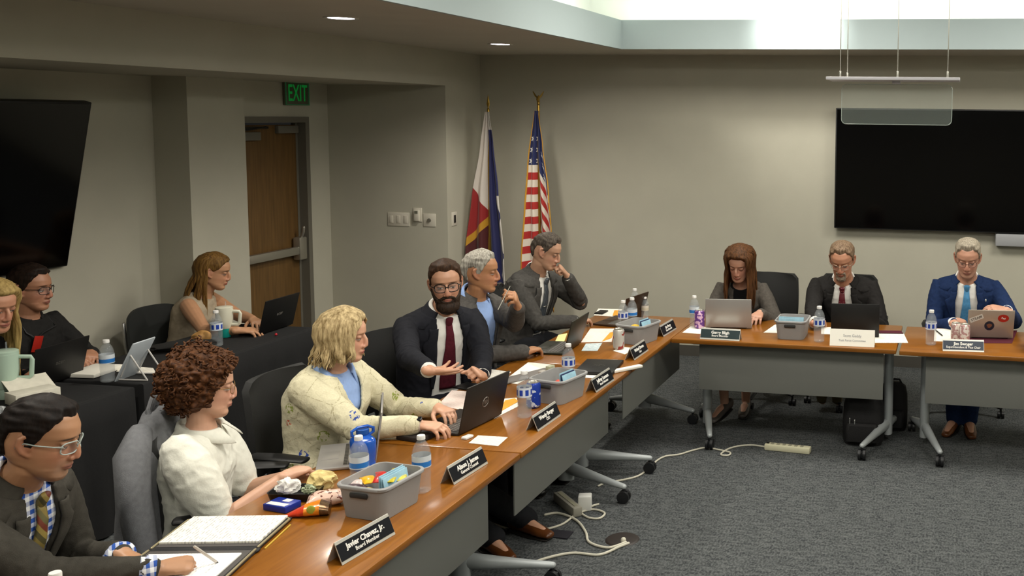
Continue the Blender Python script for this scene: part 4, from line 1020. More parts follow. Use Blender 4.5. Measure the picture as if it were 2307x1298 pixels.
def P8():
    P = Person('man with reddish grey hair and goatee in dark suit and patterned red tie', ony(1897, 586, 7.36), 1.16, -92, 24, 0, -90, '#b88468', dict(brow='#7a5c44', lip='#8d5247', open=.15, browf=.5), lean=.16, nf=-.10, nz=-.15, hipz=.58, width=1.2, vox=.0048)
    hand(P, 1, (1836, 728), ('z', .79), (1868, 712), ('z', .79), (.0, -.3, 1), 'relax', pole=(-.5, .3, -1))
    P.arm(-1, P.N+R(.20, -.34, -.20), (-.3, -1, -.1), (0, 0, 1), 'type', pole=(.5, .3, -1))
    for sd, u, v in ((1, 1850, 935), (-1, 1885, 938)):
        k = P.H+R(-sd*.12, -.40, 0); k.z = .53; f = ony(u, v, 7.38); P.leg(sd, k, R(f.x, 7.40, .235), R(0, .42, -.9))
    P.finish(); jm = fabric('black_suit', '#1e1c1b', .15)
    P.top('shirt', M_wshirt, .012, t0=-.05, t1=1.0, vox=.008, amp=.002, seed=6)
    P.jacket(jm, opn=((-.2, .10), (.2, .06), (.45, .06), (.6, .07), (.8, .078), (.95, .064), (1.03, .06)), end=.90, seed=13)
    P.shirt_collar(M_wshirt); P.tie(spot_tie()); P.cuffs(M_wshirt)
    P.trousers(fabric('black_trousers', '#141313')); P.shoes(mat('tan_suede_shoe', '#5c5138', .8), mat('tan_sole', '#6a5f42', .8))
    P.cap(hairmat('sandy_grey_hair', '#54402f', '#8c7660'), SHORT, short_top(.006, .014, .005), seed=9, rough=.002, f=40, strand=(60, 12, 40))
    P.beard(hairmat('grey_goatee', '#6a5a4a', '#a89c8c', (160, 160, 60)), reg=goatee, thick=.006)
    P.glasses(mat('thin_metal', '#a59a86', .25, .7), w=.025, h=.017, tr=.0013)
    people['P8'] = P
def spot_tie():
    mt, t, b = newmat('red_dotted_tie'); tc = t.add('ShaderNodeTexCoord'); v = t.add('ShaderNodeTexVoronoi'); v.inputs['Scale'].default_value = 75; v.inputs['Randomness'].default_value = .1; t.link(tc.outputs['Object'], v.inputs['Vector'])
    t.link(t.mix(t.math('LESS_THAN', v.outputs['Distance'], .3), lin('#5e1522'), lin('#9a5a5c')), b.inputs['Base Color']); b.inputs['Roughness'].default_value = .5; return mt
def P9():
    P = Person('man with grey hair in bright blue suit and light blue tie', ony(2180, 582, 7.33), 1.15, -92, 18, 0, -90, '#ba8a72', dict(brow='#6a5644', lip='#8d5247', open=.2, browf=.6, stubble='#9a7a68'), lean=.12, nf=-.08, nz=-.150, hipz=.58, width=1.16, vox=.0048, jaw=1.03)
    hand(P, 1, (2150, 728), ('z', .79), (2192, 712), ('z', .80), (.0, -.3, 1), 'type', pole=(-.5, .3, -1))
    hand(P, -1, (2268, 700), ('y', 6.98), (2232, 694), ('y', 6.95), (.2, -.3, 1), 'type', pole=(.6, .3, -1))
    for sd, u, v in ((1, 2150, 945), (-1, 2184, 960)):
        k = P.H+R(-sd*.08, -.42, 0); k.z = .53; f = ony(u, v, 7.0); P.leg(sd, k, R(f.x, 7.12, .10), R(-.35 if sd > 0 else .1, -1, -.12))
    P.finish(); jm = fabric('blue_suit', '#16294e', .15)
    P.top('shirt', M_wshirt, .012, t0=-.05, t1=1.0, vox=.008, amp=.002, seed=6)
    P.jacket(jm, opn=((-.2, .12), (.2, .08), (.45, .075), (.6, .078), (.8, .08), (.95, .066), (1.03, .06)), end=.90, seed=14)
    P.shirt_collar(M_wshirt); P.tie(fabric('sky_blue_tie', '#4c86b0', .12, .2)); P.cuffs(M_wshirt)
    P.trousers(jm); P.shoes(M_bshoe)
    P.cap(hairmat('grey_hair', '#6f675a', '#aca290'), SHORT, short_top(.006, .018, .008), seed=10, rough=.002, f=40, strand=(60, 12, 40))
    P.glasses(mat('tortoise', '#6a4434', .3), w=.025, h=.017, tr=.0016)
    me = MB().ball(P.tor(.84, -.46, .05), (.006, .006, .011), 8).mesh('lapel_pin'); put(me, 'lapel_pin', mat('pin_silver', '#d8d6cc', .3, .6), P.p)
    people['P9'] = P
def P10():
    P = Person('woman with straight light brown hair in sleeveless beige top typing at the black table', onx(482, 612, -5.14), 1.06, 27, 12, 0, 18, '#b98a68', dict(brow='#4a3422', lip='#9c4a44', open=.3), sex='f', lean=.12, nf=-.07, nz=-.150, hipz=.55, nose=.75, width=1.08, vox=.0045)
    P.armk = 1.0
    hand(P, 1, (536, 745), ('z', .785), (590, 745), ('z', .775), (0, -.2, 1), 'relax', pole=(-.5, -.7, -1))
    hand(P, -1, (570, 720), ('z', .80), (615, 748), ('z', .78), (0, .1, 1), 'type', pole=(.0, .8, -.8))
    P.sit_legs(); P.finish()
    P.top('sleeveless_top', fabric('beige_top', '#a89a84', .08, .2), .009, t0=-.1, t1=.985, vox=.006, amp=.003, seed=15)
    P.trousers(M_trous); P.shoes(M_kshoe)
    long_hair(P, hairmat('light_brown_hair', '#4c3216', '#80602f', (80, 80, 7)), [(0, .075), (25, .074), (45, .055), (62, .02), (74, .0), (84, .012), (96, .012), (108, -.03), (180, -.1)], length=.30, face=92, seed=23, vol=.009)
    people['P10'] = P
def P11():
    P = Person('man in black shirt with dark glasses and a red badge on a lanyard', onx(70, 650, -5.32), 1.10, 14, 4, 0, 4, '#a9785c', dict(brow='#2a1c14', lip='#8d5247', open=.4), lean=.0, nf=-.04, nz=-.150, hipz=.50, slouch=.07, width=1.1, vox=.0045, jaw=1.06)
    hand(P, -1, (206, 794), ('z', .80), (205, 830), ('z', .77), (.3, .2, 1), 'relax', pole=(-.5, .9, -.8))
    hand(P, 1, (150, 806), ('z', .80), (182, 816), ('z', .78), (0, -.1, 1), 'relax', pole=(-.8, -.2, -1))
    P.sit_legs(); P.finish()
    sm = fabric('black_shirt', '#1d1c1b', .12)
    P.top('shirt', sm, .016, t0=-.1, t1=1.0, sleeves=[.062, .074, .070, .066, .062, .058, .054, .050, .044, .038], end=.97, vox=.0065, amp=.005, seed=16)
    P.shirt_collar(sm, gap=.4); P.trousers(M_trous); P.shoes(M_kshoe)
    P.cap(hairmat('dark_brown_hair', '#120c08', '#2a1c14'), SHORT, short_top(.009, .018, .007), seed=11, rough=.008, f=34)
    P.glasses(mat('dark_frame', '#1a1310', .25), w=.027, h=.019, tr=.002)
    b0 = P.tor(.76, .22, .034); r, f, d = P.axes(.76)
    ld_ = MB()
    for sd in (-1, 1): ld_.tube([P.tor(.99, sd*.9, .02), P.tor(.9, sd*.4, .026), P.tor(.87, sd*.14+.16, .028), P.tor(.82, .2+sd*.02, .032)], [(.006, .0015)]*4, 8, up=f)
    me = ld_.mesh('lanyard'); fixn(me); lo = put(me, 'lanyard', mat('lanyard_black', '#0c0c0d', .6), P.p)
    me = MB().box((0, 0, 0), (.062, .095, .003), bevel=.001, M=basis(b0, r*.97+d*.2, d)).mesh('badge'); o = put(me, 'badge', mat('badge_red', '#a3261c', .3), P.p)
    me = MB().box((0, -.038, .0005), (.058, .016, .003), M=basis(b0, r*.97+d*.2, d)).box((0, .042, .0005), (.058, .008, .003), M=basis(b0, r*.97+d*.2, d)).mesh('badge_strip'); q = put(me, 'badge_strip', mat('badge_white', '#d0c8b8', .3), P.p); q.parent = o; q.matrix_parent_inverse = Matrix.Identity(4)
    people['P11'] = P
def P12():
    P = Person('woman with long blonde hair in black cut off by the left edge', onx(-14, 690, -4.86), 1.10, -6, 14, 0, 0, '#b98468', dict(brow='#6a5034', lip='#a05a52', open=.3, browf=.6), sex='f', lean=.14, nf=-.08, nz=-.150, hipz=.55, width=1.08, vox=.0048)
    hand(P, 1, (34, 872), ('z', .79), (66, 868), ('z', .775), (0, -.1, 1), 'type', pole=(-.8, -.3, -1))
    hand(P, -1, (66, 846), ('z', .79), (98, 858), ('z', .775), (0, .1, 1), 'type', pole=(-.8, .3, -1))
    P.sit_legs(); P.finish()
    P.top('blouse', fabric('black_blouse', '#131214'), .014, t0=-.1, t1=.995, sleeves=[.058, .070, .068, .064, .052, .048, .044, .040, .036, .033], end=.95, vox=.007, amp=.004, seed=17)
    P.trousers(M_trous); P.shoes(M_kshoe)
    long_hair(P, hairmat('long_blonde_hair', '#7a6438', '#b59b62', (80, 80, 8)), FLINE, length=.30, face=62, seed=25, vol=.012)
    people['P12'] = P
for f_ in (P1, P2, P3, P4, P5, P6, P7, P8, P9, P10, P11, P12): f_()
# ------------------------------------------------------------------ things on the tables
def tb(u, v, z=TH): return onz(u, v, z)
def px_frame(a, b, z=TH):
    """middle and heading of the line between two table points"""
    A, B = tb(*a, z), tb(*b, z); return (A+B)/2, math.atan2(B.y-A.y, B.x-A.x), (B-A).length
def text_paper(name, base, ink, sc=(34, 150), thr=.52):
    if name in _mats: return _mats[name]
    mt, t, b = newmat(name); tc = t.add('ShaderNodeTexCoord'); mp = t.add('ShaderNodeMapping'); mp.inputs['Scale'].default_value = (sc[0], sc[1], 1); t.link(tc.outputs['Object'], mp.inputs[0])
    sep = t.add('ShaderNodeSeparateXYZ'); t.link(mp.outputs[0], sep.inputs[0])
    row = t.math('GREATER_THAN', t.math('FRACT', sep.outputs[1]), .55); n = t.add('ShaderNodeTexNoise'); n.inputs['Scale'].default_value = 1.7; n.inputs['Detail'].default_value = 3; t.link(mp.outputs[0], n.inputs[0])
    msk = t.math('MULTIPLY', row, t.math('GREATER_THAN', n.outputs[0], thr))
    t.link(t.mix(t.math('MULTIPLY', msk, .6), lin(base), lin(ink)), b.inputs['Base Color']); b.inputs['Roughness'].default_value = .8; _mats[name] = mt; return mt
M_paper = mat('plain_paper', '#e6e2d6', .8); M_print = text_paper('printed_paper', '#e8e4d8', '#8f8c88'); M_pink = text_paper('pinkish_paper', '#ead9d0', '#c9a59c')
M_orange = mat('orange_card', '#d99a2e', .7); M_yellow = mat('yellow_paper', '#e2dc9a', .8); M_maroon = mat('maroon_folder', '#4a0f22', .6)
def sheet_px(pts, label, mt=None, name='paper', cat='paper', z=TH, th=.0016, group=None):
    P = [tb(u, v, z) for u, v in pts]; c = sum(P, Vector())/len(P); a = math.atan2(P[1].y-P[0].y, P[1].x-P[0].x)
    Mi = Matrix.Rotation(-a, 4, 'Z') @ Matrix.Translation(-c)
    o = MB().prism([tuple((Mi @ p)[:2]) for p in P], th).build(name, mt or M_paper, smooth=False, loc=(c.x, c.y, z+.0006), rotz=a)
    return tag(o, label, cat, group)
# ---- bottles
def clear_mat(name, col, alpha, rough=.08):
    mt, t, b = newmat(name); b.inputs['Base Color'].default_value = lin(col); b.inputs['Roughness'].default_value = rough; b.inputs['Alpha'].default_value = alpha; b.inputs['IOR'].default_value = 1.45; b.inputs['Coat Weight'].default_value = .6; return mt
M_pet = clear_mat('clear_plastic', '#c9d0d4', .16); M_capw = mat('bottle_cap_white', '#dedcd8', .4); M_water = clear_mat('water', '#8f9aa0', .07)
def label_mat(name, base, band, mark, sc=26):
    mt, t, b = newmat(name); tc = t.add('ShaderNodeTexCoord'); s = t.add('ShaderNodeSeparateXYZ'); t.link(tc.outputs['Generated'], s.inputs[0])
    bd = t.math('COMPARE', s.outputs[2], .30, .22); v = t.add('ShaderNodeTexVoronoi'); v.inputs['Scale'].default_value = sc; t.link(tc.outputs['Object'], v.inputs['Vector'])
    c = t.mix(bd, lin(base), lin(band)); c = t.mix(t.math('MULTIPLY', t.math('LESS_THAN', v.outputs['Distance'], .22), t.math('COMPARE', s.outputs[2], .7, .2)), c, lin(mark)); t.link(c, b.inputs['Base Color']); b.inputs['Roughness'].default_value = .35; return mt
ML1 = label_mat('label_blue_band', '#cfd6dc', '#2f78c4', '#aab6c4'); 
def squares_label():
    mt, t, b = newmat('label_blue_squares'); tc = t.add('ShaderNodeTexCoord'); s = t.add('ShaderNodeSeparateXYZ'); t.link(tc.outputs['Object'], s.inputs[0]); g = t.add('ShaderNodeSeparateXYZ'); t.link(tc.outputs['Generated'], g.inputs[0])
    an = t.math('ARCTAN2', s.outputs[1], s.outputs[0]); f = t.math('FRACT', t.math('MULTIPLY', an, 1.27)); m_ = t.math('MULTIPLY', t.math('GREATER_THAN', f, .42), t.math('COMPARE', g.outputs[2], .48, .3))
    t.link(t.mix(m_, lin('#cdd3dc'), lin('#1f3fa0')), b.inputs['Base Color']); b.inputs['Roughness'].default_value = .35; return mt
ML2 = squares_label(); ML3 = label_mat('label_pale', '#cfcabe', '#c3bda9', '#a8874a')
def make_bottle(lab):
    t = thing('water_bottle', 'x', 'bottle')
    k = 1.1
    pr = [(.0, .004), (.024, .0), (.0315, .006), (.0325, .02), (.0305, .03), (.0325, .042), (.0305, .054), (.0325, .066), (.031, .08), (.0322, .09), (.0328, .095), (.0328, .138), (.0322, .143), (.0315, .150), (.027, .168), (.019, .182), (.0145, .188), (.0135, .192), (.0135, .196)]
    MB().lathe([(r*k, z*k) for r, z in pr], 28, cap=False).build('bottle_body', M_pet, t)
    MB().lathe([(.0, .006*k), (.0295*k, .008*k), (.0295*k, .15*k), (.02*k, .166*k), (.0, .167*k)], 20, cap=False).build('water', M_water, t)
    MB().lathe([(.0333*k, .095*k), (.0333*k, .138*k)], 32, cap=False).build('bottle_label', lab, t)
    MB().lathe([(.0, .209*k), (.0135*k, .209*k), (.0148*k, .206*k), (.0148*k, .194*k), (.0, .194*k)], 22, cap=False).build('bottle_cap', M_capw, t)
    return t
G_B = 'clear water bottles on the tables'
BOT = [((951, 1108), None, 'water bottle with blue banded label beside the nearest grey bin', 1, 1.0), ((811, 1110), None, 'water bottle standing just before the blue jug', 1, 1.0), ((1182, 940), None, 'half clear water bottle next to the blue can', 2, 1.02),
 ((1281, 866), None, 'water bottle behind the second grey bin beside the closed laptop', 2, 1.0), ((1404, 750), None, 'left one of two bottles right behind the third grey bin', 2, .98), ((1424, 744), None, 'right one of two bottles right behind the third grey bin', 1, 1.0),
 ((1430, 716), None, 'bottle hidden behind the brown laptop in the back corner', 1, .95), ((1453, 724), None, 'pale labelled bottle standing alone right of the brown laptop', 3, .78), ((1564, 737), None, 'water bottle next to the purple can', 1, .98), ((1845, 770), None, 'water bottle between the fourth bin and the black laptop', 2, 1.05),
 ((2097, 777), None, 'water bottle in front of the man in blue suit', 2, 1.02), ((243, 860), None, 'water bottle on the black table next to the white tablet', 1, 1.02), ((489, 780), None, 'water bottle on the black table beside the bread roll', 2, 1.0)]
protos = {}
def place_bottle(loc, lab, kind, sc):
    if kind not in protos: t = make_bottle({1: ML1, 2: ML2, 3: ML3}[kind]); protos[kind] = t; t['label'] = lab
    else: t = dup(protos[kind], lab, loc)
    t.location = loc; t.scale = (sc, sc, sc); t['group'] = G_B; t.rotation_euler.z = rnd.uniform(0, 6)
for (u, v), _, lab, kind, sc in BOT: q = tb(u, v); place_bottle((q.x, q.y, TH+.001), lab, kind, sc)
q = CAMP + ray(122, 1255)*2.74; place_bottle((q.x, q.y, TH+.001), 'water bottle cut off in the lower left corner of the picture', 1, 1.0)
# ---- cans
def can(u, v, col, label, mark, sc=1.1, h=.122, mt=None):
    q = tb(u, v); t = thing('drink_can', label, 'can', (q.x, q.y, TH+.001), group='drink cans on the tables'); k = sc
    MB().lathe([(.0, .002), (.024*k, .0), (.0265*k, .004), (.033*k, .012), (.033*k, h*k-.014), (.027*k, h*k-.003)], 28, cap=False).build('can_body', mt or mat(label.split()[0]+'_can', col, .3, .35, var=.25, vscale=mark), t)
    MB().lathe([(.027*k, h*k-.003), (.0265*k, h*k), (.024*k, h*k-.005), (.0, h*k-.005)], 28, cap=False).build('can_lid', M_steel, t)
    MB().box((.006, 0, h*k-.002), (.022, .014, .002), bevel=.0008).build('pull_tab', M_steel, t); return t
def can_mat(name, c1, c2, sc=40, thr=.5, metal=.3):
    mt, t, b = newmat(name); tc = t.add('ShaderNodeTexCoord'); n = t.add('ShaderNodeTexNoise'); n.inputs['Scale'].default_value = sc; n.inputs['Detail'].default_value = 1; t.link(tc.outputs['Object'], n.inputs[0])
    t.link(t.mix(t.math('GREATER_THAN', n.outputs[0], thr), lin(c1), lin(c2)), b.inputs['Base Color']); b.inputs['Roughness'].default_value = .3; b.inputs['Metallic'].default_value = metal; return mt
can(1202, 918, '', 'blue can with pale mark beside the clear bottle', 0, mt=can_mat('blue_can', '#15379a', '#c7cfdc', 36, .62))
can(1394, 787, '', 'silver and red can at the third grey bin', 0, mt=can_mat('silver_can', '#bdb9b2', '#8e2a22', 24, .6))
can(1576, 740, '', 'purple and pink can next to the silver laptop', 0, mt=can_mat('purple_can', '#6a3f8a', '#d8b0cc', 40, .52))
can(2153, 769, '', 'left of two pinkish cans before the stickered laptop', 0, sc=1.05, mt=can_mat('pink_can', '#b08a86', '#d9cfc6', 46, .5))
can(2173, 772, '', 'right of two pinkish cans before the stickered laptop', 0, sc=1.05, mt=can_mat('pinkish_can', '#b88e8c', '#dfd6cf', 40, .5))
# ---- grey bins
M_bin = mat('grey_bin_plastic', '#8e8d8c', .55, bump=.05)
def rrect(w, d, r, z, n=6):
    o = []
    for cx_, cy_, a0 in ((w/2-r, d/2-r, 0), (-w/2+r, d/2-r, 90), (-w/2+r, -d/2+r, 180), (w/2-r, -d/2+r, 270)):
        for k in range(n+1): a = math.radians(a0+90*k/n); o.append((cx_+r*math.cos(a), cy_+r*math.sin(a), z))
    return o
def make_bin(w=.25, d=.205, h=.128):
    t = thing('storage_bin', 'x', 'bin'); r = .035; rg = [rrect(w*.9-.004, d*.88-.004, r, .004), rrect(w*.9, d*.88, r, 0)]
    for i in range(1, 11): k = i/10; e = .0012*(i % 2); rg.append(rrect(w*(.9+.1*k)+e, d*(.88+.12*k)+e, r, (h-.012)*k))
    rg += [rrect(w+.016, d+.016, r+.006, h-.012), rrect(w+.018, d+.018, r+.006, h-.003), rrect(w+.012, d+.012, r+.004, h), rrect(w-.004, d-.004, r, h), rrect(w-.008, d-.008, r, h-.01), rrect(w*.9-.01, d*.88-.01, r, .008)]
    mb = MB(); mb.loft(rg, True); mb.build('bin_body', M_bin, t, auto=55)
    for s in (-1, 1): MB().tube([(s*(w/2+.004), -.035, h-.034), (s*(w/2+.005), 0, h-.033), (s*(w/2+.004), .035, h-.034)], [(.010, .004)]*3, 12, up=(1, 0, 0)).build('grip_slot', mat('slot_dark', '#2c2b2a', .8), t)
    return t
B0 = make_bin()
G_N = 'grey plastic bins with snacks on the tables'
bins = [((-2.128, 3.375), math.radians(84), 'grey plastic bin full of snacks beside the nearest name plate'), ((-2.055, 4.905), math.radians(78), 'grey plastic bin next to the blue can and clear bottle'), ((-2.07, 6.285), math.radians(76), 'grey plastic bin with one yellow snack near the back corner'),
        ((-1.088, 6.655), math.radians(90), 'grey plastic bin with blue folded paper on the back row'), ((.575, 6.62), math.radians(90), 'grey plastic bin cut off by the right edge of the picture')]
for i, ((x, y), a, lab) in enumerate(bins):
    t = B0 if i == 0 else dup(B0, lab, (x, y, 0)); t.location = (x, y, TH+.001); t.rotation_euler.z = a; t['label'] = lab; t['group'] = G_N
def in_bin(i, x, y, z): (bx, by), a, _ = bins[i]; p = Matrix.Rotation(a, 3, 'Z') @ Vector((x, y, 0)); return (bx+p.x, by+p.y, TH+z), a
def packet(i, x, y, z, sx, sy, sz, rot, col, label, name='snack_packet', cat='snack', tilt=(0, 0), group='snack packets in the bins'):
    loc, a = in_bin(i, x, y, z); rows = []
    for u in range(9):
        k = u/8*2-1; e = 1-abs(k)**3; rows.append([(k*sx/2, sy/2*math.cos(2*PI*j/14)*(.96+.04*e), max(.0015, sz/2*e)*math.sin(2*PI*j/14)) for j in range(14)])
    o = MB().loft(rows).build(name, col if not isinstance(col, str) else mat('wrap_'+col.strip('#'), col, .3, coat=.3, var=.3, vscale=60), loc=loc); o.rotation_euler = (tilt[0], tilt[1], a+rot)
    return tag(o, label, cat, group)
for (x, y, z, sx, sy, sz, r, col, lab) in [(-.01, .05, .075, .07, .045, .022, .9, '#d9a31c', 'small bright yellow snack packet on top in the nearest bin'), (.0, .01, .085, .095, .03, .02, .5, '#b3201c', 'red candy bar wrapper lying across the nearest bin'), (.025, .02, .078, .10, .032, .022, .75, '#c22a20', 'second red wrapper under the yellow bar in the nearest bin'),
        (.02, -.035, .092, .13, .032, .018, .45, '#b9a81c', 'long yellow candy bar in the nearest bin'), (.055, -.05, .08, .1, .03, .018, .6, '#d0c04a', 'pale yellow bar at the right side of the nearest bin'), (-.075, .06, .068, .07, .05, .02, 1.4, '#3a2430', 'dark maroon wrapper in the left of the nearest bin'), (-.04, .075, .07, .06, .04, .02, .3, '#c9b9b4', 'whitish small wrapper in the left of the nearest bin'), (-.085, .02, .06, .07, .04, .02, .2, '#c9b77a', 'cream coloured wrapper at the rim of the nearest bin')]: packet(0, x, y, z+.034, sx*1.15, sy*1.15, sz, r, col, lab)
packet(1, .0, .0, .085, .06, .035, .03, .8, '#d8503c', 'bright red snack packet in the second grey bin'); packet(1, .02, -.04, .075, .07, .035, .02, .2, '#c9b04a', 'golden snack packet in the second grey bin')
packet(2, -.0, .03, .095, .08, .05, .03, .3, '#d8b23a', 'yellow snack packet peeking out of the third grey bin')
M_env = mat('pale_blue_paper', '#8fb4c4', .6, var=.12, vscale=40); M_navy = mat('navy_paper', '#1c2a50', .5)
def cards(i, x, y, z, w, h, lab, ry=0, mt=None, tilt=.25):
    loc, a = in_bin(i, x, y, z); t = thing('folded_cards', lab, 'card', loc, a+ry)
    for k in range(3):
        o = MB().box((0, 0, 0), (.004, w, h), bevel=.001).build('card', M_env if k != 1 else (mt or M_env), t); o.location = (k*.012-.012, 0, h/2*.2+k*.004); o.rotation_euler = (0, tilt-.1*k, 0)
cards(0, .0, -.055, .09, .14, .09, 'pale blue cards standing along the side of the nearest bin', PI/2, tilt=.2)
cards(1, .0, -.06, .09, .12, .09, 'pale blue and navy cards sticking out of the second bin', PI/2, M_navy); cards(2, .0, -.055, .09, .11, .09, 'pale blue and navy cards sticking out of the third bin', PI/2, M_navy)
cards(3, -.07, .0, .085, .17, .09, 'wide pale blue folded paper in the back row bin', 0, tilt=.1); cards(4, -.08, .0, .085, .15, .08, 'dark blue cards in the bin at the right edge', 0, M_navy, .1)
# ---- name plates
M_plate = mat('plate_black', '#0b0e14', .5, spec=.25); M_alu = mat('plate_silver', '#c9c6bd', .35, .5); M_letter = mat('plate_letters', '#e9e7e0', .5)
def name_plate(a, b, l1, l2, lab, paper=False, length=None, dark=None):
    c, ang, L = px_frame(a, b); L = length or L; t = thing('name_plate', lab, 'name plate', (c.x, c.y, TH+.001), ang, 'desk name plates')
    h, d = (.072, .062) if not paper else (.105, .075); tl = math.atan2(d/2, h); sl = math.hypot(h, d/2)
    for s, nm in ((1, 'front_face'), (-1, 'back_face')):
        M = Matrix.Translation((0, (0 if s > 0 else d), 0)) @ Matrix.Rotation(-s*tl, 4, 'X')
        o = MB().box((0, 0, sl/2), (L, .003, sl), M=M).build(nm, M_alu if not paper else M_paper, t, smooth=False)
        if s > 0 and not paper:
            q = MB().box((0, -.0022, sl*.5), (L*.985, .002, sl*.74), M=M).build('plate_insert', dark or M_plate, o, smooth=False)
    M0 = Matrix.Rotation(-tl, 4, 'X') @ Matrix.Translation((0, -.0036 if not paper else -.002, 0)) @ basis((0, 0, 0), (1, 0, 0), (0, 0, 1))
    mt = M_letter if not paper else mat('grey_ink', '#8f8f92', .7)
    lettering('lettering', l1, .027 if not paper else .024, mt, t, M0 @ Matrix.Translation((0, sl*.62, 0)), bold=.03 if not paper else 0)
    lettering('lettering', l2, .019, mt, t, M0 @ Matrix.Translation((0, sl*.34, 0)), bold=.015 if not paper else 0)
name_plate((776, 1272), (886, 1207), 'Javier Chavez, Jr.', 'Board Member', 'nearest black name plate in front of the snack bin', length=.262)
name_plate((1025, 1092), (1097, 1046), 'Alison J. James', 'General Counsel', 'black name plate between the nearest bin and white index card', length=.26)
name_plate((1214, 972), (1262, 938), 'Wendy Berger', 'CEO', 'black name plate in front of the blue can and clear bottle', length=.26)
name_plate((1341, 887), (1386, 856), 'Jeffrey Lawson', 'Board Member', 'black name plate below the closed dark laptop', length=.26)
name_plate((1430, 812), (1460, 791), 'Michael Brown', 'Chair', 'black name plate right below the third grey bin', length=.26)
name_plate((1494, 760), (1525, 741), 'Jim Perry', 'Board Member', 'last black name plate of the left row at the table corner', length=.26)
name_plate((1577, 764), (1666, 769), 'Gerry Bligh', 'Board Member', 'dark green name plate below the silver laptop on the back row', dark=mat('plate_green', '#10282a', .35))
name_plate((1869, 779), (1970, 783), 'Scott Gaddy', 'Task Force Committee', 'white folded paper name card below the black laptop', paper=True)
name_plate((2124, 791), (2217, 794), 'Jim Swoger', 'Superintendent & Vice Chair', 'dark name plate in front of the two pinkish cans', dark=mat('plate_slate', '#1d2a3c', .35))
# ---- laptops
def keys_mat():
    mt, t, b = newmat('keyboard_keys'); tc = t.add('ShaderNodeTexCoord'); s = t.add('ShaderNodeSeparateXYZ'); t.link(tc.outputs['Object'], s.inputs[0])
    a = t.math('GREATER_THAN', t.math('FRACT', t.math('MULTIPLY', s.outputs[0], 50)), .14); c = t.math('GREATER_THAN', t.math('FRACT', t.math('MULTIPLY', s.outputs[1], 50)), .14)
    t.link(t.mix(t.math('MULTIPLY', a, c), lin('#8a857c'), lin('#1c1b1c')), b.inputs['Base Color']); b.inputs['Roughness'].default_value = .5; return mt
M_keys = keys_mat(); M_screen = mat('laptop_screen', '#15181c', .12)
def laptop(loc, ang, w, lidh, dep, tilt, shell, label, logo=None, logomat=None, stick=False, dark_keys=None):
    """hinge along local X, user on +Y, lid leaning to -Y by tilt"""
    t = thing('laptop', label, 'laptop', loc, ang, 'open laptops'); th = .014
    ba = MB().box((0, dep/2, th/2), (w, dep, th), bevel=.005).build('base', shell, t)
    MB().box((0, dep*.32, th+.0006), (w*.86, dep*.42, .0015)).build('keyboard', dark_keys or M_keys, ba, smooth=False); MB().box((0, dep*.78, th+.0005), (w*.32, dep*.3, .0012), bevel=.0004).build('touchpad', shell, ba)
    M = Matrix.Translation((0, -.002, th*.7)) @ Matrix.Rotation(math.radians(tilt), 4, 'X')
    l = MB().box((0, -.004, lidh/2), (w, .008, lidh), bevel=.0035, M=M).build('lid', shell, t)
    MB().box((0, .0008, lidh/2), (w*.95, .002, lidh*.9), M=M).build('screen', M_screen, l, smooth=False)
    MB().tube([(-w*.38, 0, th*.6), (w*.38, 0, th*.6)], .006, 10).build('hinge', M_dark, t)
    Mb = M @ Matrix.Translation((0, -.0085, 0)) @ basis((0, 0, 0), (1, 0, 0), (0, 0, 1))
    if logo: logo(l, Mb, lidh, w, logomat)
    return t
def word_logo(txt, size):
    return lambda l, Mb, h, w, m_: lettering('logo', txt, size, m_, l, Mb @ Matrix.Translation((0, h*.5, 0)), bold=.01)
def hp_logo(l, Mb, h, w, m_):
    mb = MB(); c = Mb @ Matrix.Translation((0, h*.5, .0))
    mb.tube([c @ Vector((.024*math.cos(a*.2618), .024*math.sin(a*.2618), 0)) for a in range(24)]+[c @ Vector((.024, 0, 0))], .0016, 6, rnd_ends=False)
    o = mb.build('logo', m_, l); lettering('logo_letters', 'hp', .034, m_, o, c @ Matrix.Translation((0, .004, 0)), bold=.005)
def hinge(a, b, z=TH): c, ang, L = px_frame(a, b, z); return (c.x, c.y, z+.001), ang, L
M_dlap = mat('dark_laptop', '#2c2824', .4, .3); M_slap = mat('silver_laptop', '#a8a5a2', .35, .5); M_klap = mat('black_laptop', '#0d0c0c', .45); M_glap = mat('olive_laptop', '#23241a', .45); M_blap = mat('bronze_laptop', '#3a291c', .4, .3); M_tlap = mat('warm_silver_laptop', '#b0a294', .35, .45)
M_logo = mat('logo_grey', '#8a8580', .3, .6); M_logod = mat('logo_dim', '#4a4844', .4, .3)
loc, ang, L = hinge((1047, 976), (1112, 944)); laptop(loc, ang, .345, .232, .235, 13, M_dlap, 'dark laptop with round logo in front of the blonde woman in cardigan', hp_logo, M_logo)
aa = math.radians(121); laptop((-2.50, 3.915, TH+.001), aa, .33, .225, .225, 8, M_slap, 'silver laptop seen edge on behind the blue jug')
loc, ang, L = hinge((1260, 806), (1312, 771)); laptop(loc, ang, .32, .215, .22, 16, M_glap, 'dark olive laptop in front of the silver haired man')
loc, ang, L = hinge((1402, 740), (1440, 719)); laptop(loc, ang-.15, .32, .21, .22, 14, M_blap, 'brown laptop in the back corner beside the small pale bottle')
loc, ang, L = hinge((1592, 740), (1691, 741)); laptop(loc, ang-.02, .325, .21, .225, 8, M_slap, 'silver laptop before the long haired woman on the back row')
loc, ang, L = hinge((1872, 758), (1980, 761)); laptop(loc, ang, .33, .225, .225, 4, M_klap, 'black laptop before the goateed man')
